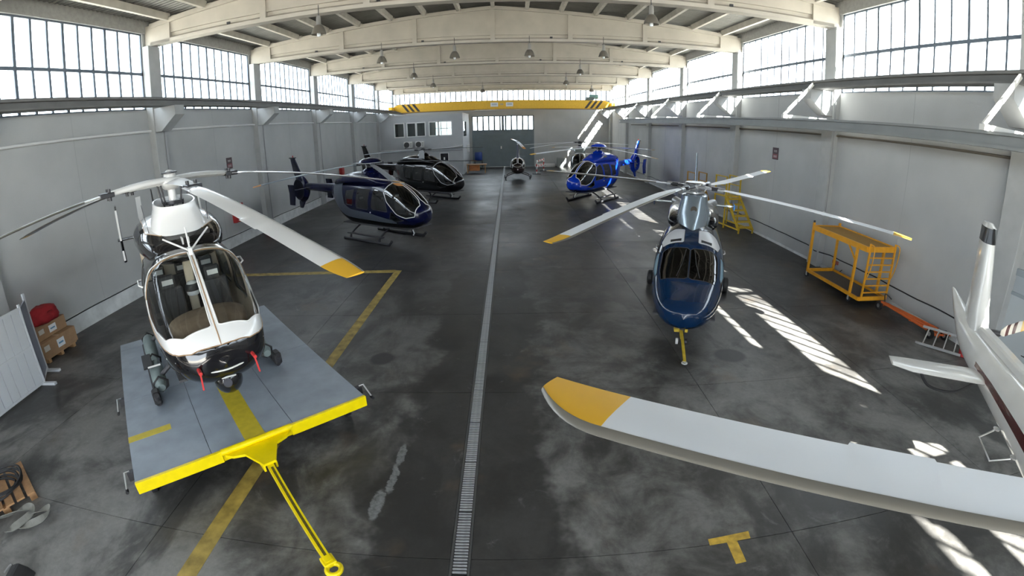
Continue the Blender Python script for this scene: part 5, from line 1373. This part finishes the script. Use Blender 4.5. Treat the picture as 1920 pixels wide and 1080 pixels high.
heli_fenestron((-5.65, 31.5, 0), hd, 'black helicopter half hidden behind the dark blue one', BLKP, mat('black_stripe', (0.012, 0.014, 0.016), .2, coat=.8), BLKP, mat('seal_grey', (0.4, 0.42, 0.44), .3), BLG, [R(v - hd) for v in (-80, 40, 160)], [-.3, -.1, -.2], 3, glassm=GLK, dome=False, tipm=None)
BRIGHT = mat('bright_blue_paint', (0.003, 0.035, 0.42), .22, coat=.5, spec=.35)
hd = -126.9
heli_fenestron((5.6, 30.7, 0), hd, 'bright blue helicopter with enclosed tail fan beside the sunlit wall', BRIGHT, None, mat('deep_blue_paint', (0.004, 0.02, 0.16), .18, coat=1.0), RIMW, BLW, [R(v - hd) for v in (-60, 30, 120, 210)], [-.35, -.2, -.2, -.3], glassm=GLK, tipm=TIPY)  # white rims paint the reflections along the outlines

# ================================================================== blue wheeled helicopter
def heli_wheeled():
    hd = -111.7
    root = thing('helicopter', 'glossy midnight blue wheeled helicopter facing the camera in the sunlit half', 'helicopter', (4.90, 12.28, 0), R(hd), 'parked helicopters')
    MID_ = mat('midnight_blue', (0.0015, 0.017, 0.058), .14, coat=.45, spec=.3); DKM = mat('midnight_black', (0.003, 0.004, 0.008), .2, coat=.5, spec=.35)
    SIL = mat('silver_blue', (0.30, 0.36, 0.41), .25, .6, coat=.5); GLB = glass('black_canopy', (0.012, 0.014, 0.018), .08); PALE = mat('roof_window_pale', (0.62, 0.63, 0.66), .3)
    LTB = mat('side_window_pale', (0.20, 0.33, 0.42), .15)
    H = Hull([(3.90, .84, .90, .96, .10), (3.86, .70, .90, 1.06, .50), (3.70, .61, .92, 1.14, .90), (3.34, .54, .96, 1.25, 1.26, 2.5, 2.4), (2.85, .50, 1.0, 1.40, 1.50, 2.8, 2.4), (2.35, .48, 1.06, 1.66, 1.64, 3.0, 2.4), (1.9, .47, 1.12, 1.92, 1.70, 3.0, 2.4), (1.3, .46, 1.18, 2.14, 1.72, 2.9, 2.4),
              (.5, .46, 1.22, 2.26, 1.70, 2.7, 2.4), (-.5, .48, 1.25, 2.30, 1.66), (-1.5, .58, 1.32, 2.26, 1.5), (-2.3, .85, 1.5, 2.2, 1.2), (-3.1, 1.2, 1.7, 2.14, .8), (-3.8, 1.5, 1.82, 2.12, .54)])
    regs = [dict(name='windscreen', pts=[('y', 2.80, .012), ('y', 1.93, .012), ('y', 1.90, .50), ('y', 1.96, .64), ('y', 2.5, .66), ('y', 2.78, .60)], mat=GLB, part=True, rim=RIMK, rimr=.008, round=1),
            dict(name='side_window', pts=[('y', 1.86, .72), ('y', 2.5, .72), ('z', 2.56, 1.30), ('z', 2.1, 1.34), ('z', 1.7, 1.48)], mat=LTB, part=True, rim=RIMK, rimr=.010),
            dict(name='roof_window', pts=[('y', 1.74, .17), ('y', 1.10, .17), ('y', 1.02, .42), ('y', 1.15, .62), ('y', 1.45, .72), ('y', 1.76, .66)], mat=PALE, part=True, rim=RIMK, rimr=.008, round=2),
            dict(name='door_window', pts=[(1.45, 1.68), (.6, 1.85), (.6, 1.3), (1.6, 1.3)], mat=GLB, part=True, rim=RIMK), dict(name='cabin_window', pts=[(.4, 1.85), (-.5, 1.85), (-.5, 1.3), (.4, 1.3)], mat=GLB, part=True, rim=RIMK),
            dict(name='roof_black', pts=[('y', 1.0, 0), ('y', .95, .60), ('a', .2, .25), ('a', -2.5, .3), ('a', -2.5, 0)], mat=DKM, round=0)]
    H.mesh('fuselage', root, MID_, regs, 90, 64, liner=TRIMD)
    for s in (-1, 1):
        me_pts = [H.P(H.u_of_x(x), s * H.a_y(x, y) if True else 0) for x, y in ((1.68, .24), (1.68, .50), (1.60, .50), (1.60, .24))]
        q = MB(); vs = [Vector(p) + Vector((0, 0, .004)) for p in me_pts] + [Vector(p) + Vector((0, 0, .016)) for p in me_pts]
        q.add(vs, [(0, 1, 2, 3), (7, 6, 5, 4), (0, 4, 5, 1), (1, 5, 6, 2), (2, 6, 7, 3), (3, 7, 4, 0)]); q.build('vent_slot', BLACK, root)
        pth = [H.P(H.u_of_x(x), s * H.a_y(x, y)) for x, y in ((2.76, .26), (2.4, .16), (2.0, .10))]
        q = MB(); q.tube([Vector(p) + Vector((0, 0, .025)) for p in pth], .010, 6); q.build('wiper', BLACK, root, smooth=50)
        C = Hull([(.30, 2.10, 2.17, 2.24, .2), (.15, 2.06, 2.19, 2.32, .38), (-.3, 2.05, 2.22, 2.40, .46), (-1.2, 2.05, 2.24, 2.44, .5), (-2.0, 2.05, 2.22, 2.42, .44), (-2.4, 2.1, 2.2, 2.3, .25)])
        o = C.mesh('engine_cowling', root, DKM, [dict(name='air_intake', pts=[('a', .0, .0), ('a', -.45, .0), ('a', -.45, .4), ('a', .0, .4)], mat=mat('intake_mesh', (0.06, 0.05, 0.04), .5, .4), part=True, both=False, side=1)], 34, 28)
        for ch in [c for c in root.children if c.name.split('.')[0] in ('engine_cowling', 'air_intake') and c.location.y == 0]: ch.location.y = s * .48
        q = MB(); q.tube(spline([(-2.1, s * .42, 2.3), (-2.35, s * .5, 2.34), (-2.55, s * .62, 2.36)], 5), .13, 14); q.build('exhaust_pipe', HUBS, root, smooth=50)
    # silver mast fairing with a pointed front
    lv = [(2.10, 1.22, .46, .8), (2.30, 1.02, .46, .8), (2.52, .80, .42, .75), (2.75, .60, .36, .7), (2.92, .50, .345, .6), (2.95, .44, .30, .55)]; n = 40; vs, fs = [], []
    for i, (z, xf, hw_, xb) in enumerate(lv):
        for j in range(n):
            a = 2 * PI * j / n; c, s = math.cos(a), math.sin(a); e = .8; f = 1 - .45 * (1 - i / 5) * max(0, c)
            ey = (1.75 - .95 * min(1, i / 3.5)) if c > 0 else e
            vs.append(((xf if c > 0 else xb) * (abs(c) ** (1.0 if c > 0 else e)) * (1 if c > 0 else -1), hw_ * abs(s) ** ey * (1 if s > 0 else -1), z))
    for i in range(5):
        for j in range(n): fs.append((i * n + j, i * n + (j + 1) % n, (i + 1) * n + (j + 1) % n, (i + 1) * n + j))
    fs.append(tuple(5 * n + j for j in range(n)))
    q = MB(); q.add(vs, fs); mf = q.build('mast_fairing', SIL, root, smooth=40)
    q = MB(); q.cyl((.69, 0, 2.62), .085, .05, 20, (1, 0, .35)); q.build('cooling_intake', mat('intake_mesh', (0.06, 0.05, 0.04), .5, .4), mf, smooth=40)
    q = MB(); q.cyl((0, 0, 3.0), .10, .3, 16); q.build('mast', HUBD, root, smooth=40)
    q = MB(); q.lathe([(.16, 2.96), (.26, 2.97), (.26, 3.02), (.16, 3.03)], n=20); q.build('swashplate', HUBS, root, smooth=40)
    q = MB(); q.lathe([(0, 3.26), (.26, 3.26), (.29, 3.235), (.27, 3.2), (.12, 3.18)], n=24); q.build('hub_plate', mat('hub_silver', (0.55, 0.57, 0.58), .25, .9), root, smooth=40)
    world = [-138.0, -46.8, 42.0, 132.0]; dzs = [-.62, -.36, .22, -.02]
    angs = [R(v - hd) for v in world]
    hb = hub_star(root, 3.14, 4, angs, .6, HUBS, .62)
    for k, a in enumerate(angs):
        c, s = math.cos(a), math.sin(a)
        q = MB(); q.tube([(c * .45, s * .45, 3.13), (c * .85, s * .85, 3.13 + dzs[k] * .06)], .075, 12); q.build('blade_cuff', HUBS, hb, smooth=50)
        q = MB(); q.bar((c * .3 - s * .14, s * .3 + c * .14, 3.16), (c * .68 - s * .13, s * .68 + c * .13, 3.14), .05, .05); q.build('damper', HUBD, hb, bevel=.008)
        q = MB(); c2, s2 = math.cos(a + .6), math.sin(a + .6); q.tube([(c2 * .25, s2 * .25, 3.0), (c2 * .32, s2 * .32, 3.13)], .02, 8); q.build('pitch_link', HUBS, hb, smooth=50)
        blade(root, a, 3.13, .8, 5.55, .34, dzs[k] * .55, BLW, TIPY, .42, .045, 1.5, tip_sweep=.12, root_chord=.17, le=LEG_, rise=dzs[k] * .45, tab=True)
    B = Hull([(-3.2, 1.35, 1.75, 2.12, .72), (-4.2, 1.58, 1.85, 2.12, .48), (-5.6, 1.76, 1.95, 2.12, .32), (-6.6, 1.88, 2.0, 2.12, .22), (-6.8, 1.98, 2.02, 2.06, .04)])
    B.mesh('tail_boom', root, MID_, (), 30, 24)
    fin(root, 'vertical_fin', SIL, [(-5.75, -6.65, 2.05), (-6.25, -6.85, 2.8), (-6.62, -7.05, 3.72)], .12)  # silver colour carries the sunlight that falls on this fin
    fin(root, 'ventral_fin', MID_, [(-5.9, -6.6, 1.9), (-6.3, -6.8, 1.2)], .1)
    for s in (-1, 1): fin(root, 'stabilizer', SIL, [(-4.6, -5.2, s * .15), (-4.75, -5.2, s * 1.45)], .08, 'z', 1.95)
    for s in (-1, 1): q = MB(); q.box(-5.4, -4.6, s * 1.46 - .02, s * 1.46 + .02, 1.85, 2.05); q.build('end_plate', MID_, root, bevel=.008)
    # tricycle wheels
    def wheel(x, y, r, w, nm):
        q = MB(); q.lathe([(r * .35, -w / 2), (r * .8, -w / 2), (r, -w * .3), (r, w * .3), (r * .8, w / 2), (r * .35, w / 2)], (x, y, r), 22, axis='y'); t = q.build(nm, BLACK, root, smooth=50)
        q = MB(); q.cyl((x, y, r), r * .5, w * .7, 14, 'y'); q.build('rim', HUBS, t, smooth=40); return t
    for s in (-1, 1):
        wheel(-.95, s * 1.14, .215, .16, 'main_wheel')
        q = MB(); q.tube([(-.95, s * 1.10, .22), (-.9, s * .98, .5), (-.85, s * .7, .72)], .045, 10); q.build('gear_leg', HUBS, root, smooth=50)
        q = MB(); q.tube([(-.5, s * .78, 1.0), (-.5, s * .98, 1.05)], .02, 8); q.build('position_lamp', mat('lamp_gold', (0.5, 0.35, 0.15), .3), root, smooth=40)
        q = MB(); q.tube([(.6, s * .86, 1.5), (.5, s * .92, 1.5), (.2, s * .92, 1.5), (.1, s * .86, 1.5)], .014, 6); q.build('grab_handle', RIMW, root, smooth=50)
    wheel(2.75, 0, .17, .12, 'nose_wheel')
    q = MB(); q.tube([(2.75, -.09, .17), (2.75, -.1, .36), (2.7, 0, .6)], .03, 8); q.build('gear_leg', HUBS, root, smooth=50)
    for y in (-.4, .4): seat(root, 1.3, y, .80, SEATD, .7)
    q = MB(); q.box(1.9, 2.4, -.5, .5, .8, 1.22); q.build('instrument_panel', TRIMD, root, bevel=.06)
    q = MB(); q.box(-1.5, 3.0, -.7, .7, .58, .62); q.build('cabin_floor', TRIMD, root)
    return root
heli_wheeled()
tbr = thing('nose_tow_bar', 'short yellow tow bar hooked to the nose wheel of the blue helicopter', 'tow bar', (3.74, 9.33, 0), R(-105))
q = MB(); q.bar((-.42, 0, .22), (1.0, 0, .08), .07, .06); q.build('bar', mat('towbar_yellow', (0.62, 0.44, 0.04), .5, noise=.2), tbr)
q = MB(); q.box(-.48, -.30, -.16, .16, .16, .24); q.build('fork', mat('towbar_yellow', (0.62, 0.44, 0.04), .5), tbr, bevel=.015)
q = MB(); q.bar((.15, -.04, .19), (1.0, -.04, .115), .012, .02); q.build('wear_groove', DKSTEEL, tbr)
for s in (-1, 1): q = MB(); q.cyl((-.02, s * .10, .07), .07, .05, 14, 'y'); q.build('wheel', WHITE if s < 0 else DKSTEEL, tbr, smooth=40)
q = MB(); q.tube([(1.04 + .05 * math.cos(a), .05 * math.sin(a), .075) for a in np.linspace(0, 2 * PI, 15)[:-1]], .018, 8, closed=True); q.build('eye', ALU, tbr, smooth=50)

# ================================================================== light single: two-blade helicopter at the far door
def heli_light():
    hd = -91
    root = thing('helicopter', 'small black two-blade helicopter with a tall mast in front of the far door', 'helicopter', (.66, 43.0, 0), R(hd), 'parked helicopters')
    BR = mat('brown_black_paint', (0.020, 0.012, 0.010), .2, coat=.8)
    H = Hull([(1.75, .95, 1.02, 1.1, .1), (1.7, .75, 1.05, 1.28, .62), (1.5, .58, 1.08, 1.5, 1.02), (1.1, .48, 1.12, 1.74, 1.26), (.5, .45, 1.15, 1.86, 1.32), (-.3, .48, 1.18, 1.86, 1.28), (-.9, .7, 1.3, 1.78, .95), (-1.4, 1.05, 1.4, 1.65, .5), (-1.6, 1.25, 1.42, 1.56, .3)])
    H.mesh('fuselage', root, BR, [dict(name='windscreen', pts=[('y', 1.58, .04), ('y', .75, .04), ('y', .7, .45), ('z', .7, 1.62), ('z', 1.3, 1.08), ('z', 1.6, 1.02)], mat=GLK, part=True, rim=RIMW, rimr=.018),
                                 dict(name='door_window', pts=[(.55, 1.68), (-.1, 1.7), (-.15, 1.12), (.9, 1.08)], mat=GLK, part=True, rim=RIMK), dict(name='belly', pts=[('a', 1.6, .78), ('a', -1.4, .78), ('a', -1.4, .999), ('a', 1.6, .999)], mat=mat('belly_grey', (0.10, 0.10, 0.10), .4), round=0)], 60, 44, liner=TRIMD)
    q = MB(); vs, fs, n = [], [], 20
    for z, a_, b_ in ((1.8, .42, .16), (2.1, .30, .12), (2.7, .22, .09), (2.95, .18, .08)):
        for j in range(n): t = 2 * PI * j / n; vs.append((a_ * math.cos(t) - .05, b_ * math.sin(t), z))
    for i in range(3):
        for j in range(n): fs.append((i * n + j, i * n + (j + 1) % n, (i + 1) * n + (j + 1) % n, (i + 1) * n + j))
    fs.append(tuple(3 * n + j for j in range(n))); q.add(vs, fs); q.build('mast_fairing', mat('dark_blue_fairing', (0.02, 0.025, 0.06), .3, coat=.5), root, smooth=50)
    q = MB(); q.cyl((0, 0, 3.05), .04, .4, 10); q.build('mast', HUBS, root, smooth=40)
    q = MB(); q.box(-.32, .32, -.08, .08, 3.2, 3.3); hbm = q.build('rotor_hub', HUBD, root, bevel=.015); hbm.rotation_euler = (0, 0, R(-84 - hd))
    for k, w in enumerate((-84, 96)): blade(root, R(w - hd), 3.25, .3, 5.0, .26, -.42 if k == 0 else .1, BLW, TIPO, .9, .03, 1.4)
    B = Hull([(-1.3, 1.32, 1.46, 1.6, .3), (-3.0, 1.42, 1.52, 1.62, .2), (-6.0, 1.52, 1.58, 1.64, .1)]); B.mesh('tail_boom', root, BR, (), 16, 14)
    fin(root, 'vertical_fin', BR, [(-5.7, -6.1, 1.6), (-6.1, -6.4, 2.1)], .05); fin(root, 'ventral_fin', BR, [(-5.7, -6.1, 1.55), (-6.0, -6.3, .95)], .05); fin(root, 'stabilizer', BR, [(-5.5, -5.8, 0.05), (-5.6, -5.85, .7)], .04, 'z', 1.6)
    o = link('tail_rotor_blade', foil_mesh('tail_rotor_blade', [(-.72, .1, .05, 0, .02, 0), (.72, .1, .05, 0, .02, 0)], BLW), root); o.matrix_local = Matrix.Translation((-6.1, .2, 1.6)) @ Matrix.Rotation(R(60), 4, 'Y') @ Matrix.Rotation(R(90), 4, 'X')
    q = MB(); q.tube([(-6.1, 0, 1.6), (-6.1, .2, 1.6)], .05, 8); q.build('tail_gearbox', HUBD, root, smooth=40)
    skids(root, 2.1, -1.4, 1.35, SKIDK, .04, (.75, -.75), .52, wid=.6)
    for y in (-.3, .3): seat(root, .5, y, .7, SEATD, .6)
    q = MB(); q.cyl((1.76, 0, .92), .05, .04, 12, 'x'); q.build('landing_light', RIMW, root, smooth=40)
    for s in (-1, 1):
        q = MB(); q.tube([(1.0, s * 1.05, .3), (1.0, s * .5, .55)], .03, 8); q.build('ground_wheel_strut', HUBS, root, smooth=40)
        q = MB(); q.cyl((-.3, s * 1.16, .14), .14, .07, 14, 'y'); q.build('ground_wheel', BLACK, root, smooth=40)
heli_light()

# ================================================================== single-engine helicopters: silver one far back, white one beside the camera
def heli_single(loc, hd, label, body, accent, glassm, angs, dz, blm, tipm, detail=False, rim=RIMK, zr=3.18, rr=5.35):
    root = thing('helicopter', label, 'helicopter', loc, R(hd), 'parked helicopters')
    H = Hull([(2.95, .98, 1.05, 1.12, .1), (2.88, .8, 1.06, 1.3, .6), (2.65, .66, 1.1, 1.55, 1.0), (2.2, .56, 1.15, 1.92, 1.36), (1.6, .52, 1.2, 2.2, 1.56), (.9, .5, 1.25, 2.32, 1.62), (0, .5, 1.28, 2.36, 1.58), (-.8, .6, 1.34, 2.34, 1.4), (-1.5, .95, 1.5, 2.26, 1.08), (-2.2, 1.4, 1.75, 2.16, .72), (-2.6, 1.55, 1.84, 2.12, .58)])
    H.mesh('fuselage', root, body, [dict(name='windscreen', pts=[('y', 2.62, .04), ('y', 1.45, .04), ('y', 1.4, .45), ('z', 1.4, 1.95), ('z', 1.9, 1.4), ('z', 2.5, 1.15), ('y', 2.72, .1)], mat=glassm, part=True, rim=rim, rimr=.014),
                                   dict(name='door_window', pts=[(1.2, 2.0), (.4, 2.08), (.4, 1.3), (1.6, 1.2)], mat=glassm, part=True, rim=RIMK), dict(name='cabin_window', pts=[(.2, 2.08), (-.6, 2.02), (-.55, 1.4), (.2, 1.3)], mat=glassm, part=True, rim=RIMK),
                                   dict(name='accent', pts=[('z', 2.9, .95), ('z', .0, .80), ('z', -1.6, 1.25), ('z', -2.6, 1.78), ('z', -2.6, 1.66), ('z', -1.6, 1.1), ('z', 0, .66), ('z', 2.9, .85)], mat=accent, round=0)], 70, 48, liner=TRIMD)
    C = Hull([(.75, 2.2, 2.28, 2.36, .3), (.6, 2.18, 2.32, 2.48, .7), (.1, 2.15, 2.4, 2.68, 1.0), (-.8, 2.12, 2.4, 2.7, 1.02), (-1.7, 2.05, 2.3, 2.5, .8), (-2.3, 2.0, 2.15, 2.28, .4)]); C.mesh('engine_cowling', root, body, [dict(name='air_intake', pts=[('a', .2, .28), ('a', -.3, .28), ('a', -.3, .42), ('a', .2, .42)], mat=HUBD, part=True)], 34, 30)
    q = MB(); q.lathe([(0, 2.5), (.26, 2.52), (.2, 2.75), (.13, 2.95), (0, 2.96)], n=20); q.build('mast_fairing', HUBD, root, smooth=50)
    q = MB(); q.cyl((0, 0, (2.85 + zr) / 2), .07, zr - 2.85, 12); q.build('mast', HUBS, root, smooth=40)
    hub_star(root, zr, len(angs), angs, .5, HUBD, .5)
    for k, a in enumerate(angs):
        blade(root, a, zr, .45, rr, .43 if detail else .3, dz[k], blm, tipm, .5, .06 if detail else .035, 1.2 if detail else 1.5, tip_sweep=.27 if detail else .03, root_chord=.15, le=LEG_ if detail else None, tab=detail, tip_chord=.42, twist=R(2) if detail else 0)
    return root
SILV = mat('silver_green_paint', (0.20, 0.23, 0.22), .3, .3, coat=.6)
hd = -98
h5 = heli_single((6.1, 42.6, 0), hd, 'silver grey helicopter behind the bright blue one', SILV, BLKP, GLD, [R(v - hd) for v in (176, 205, -5)], [-.28, -.5, -.2], BLW, None)
B = Hull([(-2.3, 1.6, 1.85, 2.1, .55), (-4.0, 1.72, 1.9, 2.08, .36), (-6.2, 1.82, 1.92, 2.02, .2)]); B.mesh('tail_boom', h5, SILV, (), 16, 16)
fin(h5, 'vertical_fin', SILV, [(-5.6, -6.3, 1.95), (-6.3, -6.8, 3.2)], .08); fin(h5, 'stabilizer', SILV, [(-4.6, -5.0, -1.2), (-4.6, -5.0, 1.2)], .06, 'z', 1.9)
skids(h5, 2.1, -1.4, 1.6, SKIDK, .045, (.95, -.7), .55)
for y in (-.35, .35): seat(h5, 1.2, y, .85, SEATD, .65)

OFFW8 = mat('foreground_white', (0.72, 0.72, 0.70), .25, coat=.7, noise=.06, nscale=3); MAR = mat('maroon_stripe', (0.07, 0.012, 0.012), .25, coat=.5)
T8 = Vector((7.15, 4.95)); M8 = Vector((4.0, -.6)); d8 = (M8 - T8).normalized(); hd = math.degrees(math.atan2(d8.y, d8.x))
LT = (T8 - M8).length
bl_ang = math.degrees(math.atan2(2.22 - M8.y, .2 - M8.x))
h8 = heli_single((M8.x, M8.y, 0), hd, 'white helicopter beside the camera, only its tail and one big rotor blade in view', OFFW8, MAR, GLD, [R(bl_ang - hd), R(bl_ang + 120 - hd), R(bl_ang + 240 - hd)], [-.26, -.2, -.2], mat('near_blade_white', (0.66, 0.69, 0.73), .4), TIPY, detail=True, zr=3.42, rr=4.9)
B = Hull([(-2.1, 1.42, 1.85, 2.26, .80, 2.3, 2.3), (-3.2, 1.46, 1.86, 2.24, .70, 2.2, 2.2), (-LT + 1.2, 1.58, 1.90, 2.20, .54, 2.2, 2.2), (-LT, 1.70, 1.96, 2.22, .40, 2.1, 2.1), (-LT - .6, 1.95, 2.12, 2.28, .28, 2, 2), (-LT - 1.25, 2.30, 2.36, 2.42, .06, 2, 2), (-LT - 1.35, 2.38, 2.40, 2.42, .02, 2, 2)])
B.mesh('tail_boom', h8, OFFW8, [dict(name='stripe', pts=[('a', -2.1, .42), ('a', -LT + 1.6, .43), ('a', -LT + .9, .46), ('a', -LT + .9, .52), ('a', -LT + 1.6, .51), ('a', -2.1, .52)], mat=MAR, round=0)], 60, 32)
q = MB(); q.prism([(-2.4, 2.18), (-2.4, 2.32), (-LT + .35, 2.30), (-LT + .2, 2.16)], -.09, .09, 'y'); q.build('shaft_cover', OFFW8, h8, bevel=.03)
fin(h8, 'vertical_fin', OFFW8, [(-LT + .45, -LT - .55, 2.05), (-LT + .12, -LT - .56, 2.5), (-LT - .06, -LT - .62, 3.1), (-LT - .14, -LT - .66, 3.46)], .36)
fin(h8, 'fin_band', BLKP, [(-LT - .13, -LT - .67, 3.44), (-LT - .18, -LT - .68, 3.68)], .21)
fin(h8, 'fin_tip', OFFW8, [(-LT - .18, -LT - .67, 3.67), (-LT - .30, -LT - .64, 3.74)], .18)
fin(h8, 'stabilizer', OFFW8, [(-LT + 1.45, -LT + .95, .2), (-LT + 1.42, -LT + .98, 1.35), (-LT + 1.30, -LT + 1.0, 1.62)], .09, 'z', 1.86)
fin(h8, 'stabilizer', OFFW8, [(-LT + 1.45, -LT + .95, -.2), (-LT + 1.42, -LT + .98, -1.35), (-LT + 1.30, -LT + 1.0, -1.62)], .09, 'z', 1.86)

skids(h8, 2.1, -1.4, 1.6, SKIDK, .045, (.95, -.7), .55)
for y in (-.35, .35): seat(h8, 1.2, y, .85, SEATD, .65)
tg8 = MB().tube([(-LT + .05, .1, 2.14), (-LT + .05, .44, 2.14)], .05, 10).build('tail_gearbox', HUBD, h8, smooth=40)
STW = mat('striped_blade', (0.5, 0.48, 0.44), .4)
for k in range(2):
    o = link('tail_rotor_blade', foil_mesh('tail_rotor_blade', [(.12, .09, .045, 0, .03, 0), (.25, .19, .095, 0, .025, 0), (.92, .19, .095, 0, .02, 0)], STW), h8)
    o.matrix_local = Matrix.Translation((-LT + .05, .40, 2.14)) @ Matrix.Rotation(R(150 + 180 * k), 4, 'Y') @ Matrix.Rotation(R(70), 4, 'X')
    for r0_, r1_, mm_ in ((.30, .40, MAR), (.52, .62, MAR), (.78, .93, TIPY)):
        link('blade_band', foil_mesh('blade_band', [(r0_, .196, .098, 0, .032, 0), (r1_, .196, .098, 0, .030, 0)], mm_), o)
q = MB(); q.tube(spline([(-LT + 1.1, -.25, 1.72), (-LT + 1.05, -.5, 1.50), (-LT + .9, -.85, 1.46), (-LT + .7, -1.0, 1.62)], 8), .022, 8); q.build('tail_guard', BLACK, h8, smooth=60)
for x in (-LT + 2.2, -LT + 2.8):
    q = MB(); q.lathe([(0, 0), (.04, .01), (.05, .03), (0, .05)], (x, -.30, 1.62), 12); q.build('light_fitting', ALU, h8, smooth=40)
q = MB(); q.tube([(-LT + 2.2, -.33, 1.62), (-LT + 2.25, -.52, 1.52), (-LT + 2.75, -.55, 1.52), (-LT + 2.8, -.33, 1.62)], .012, 8); q.build('handling_loop', ALU, h8, smooth=50)
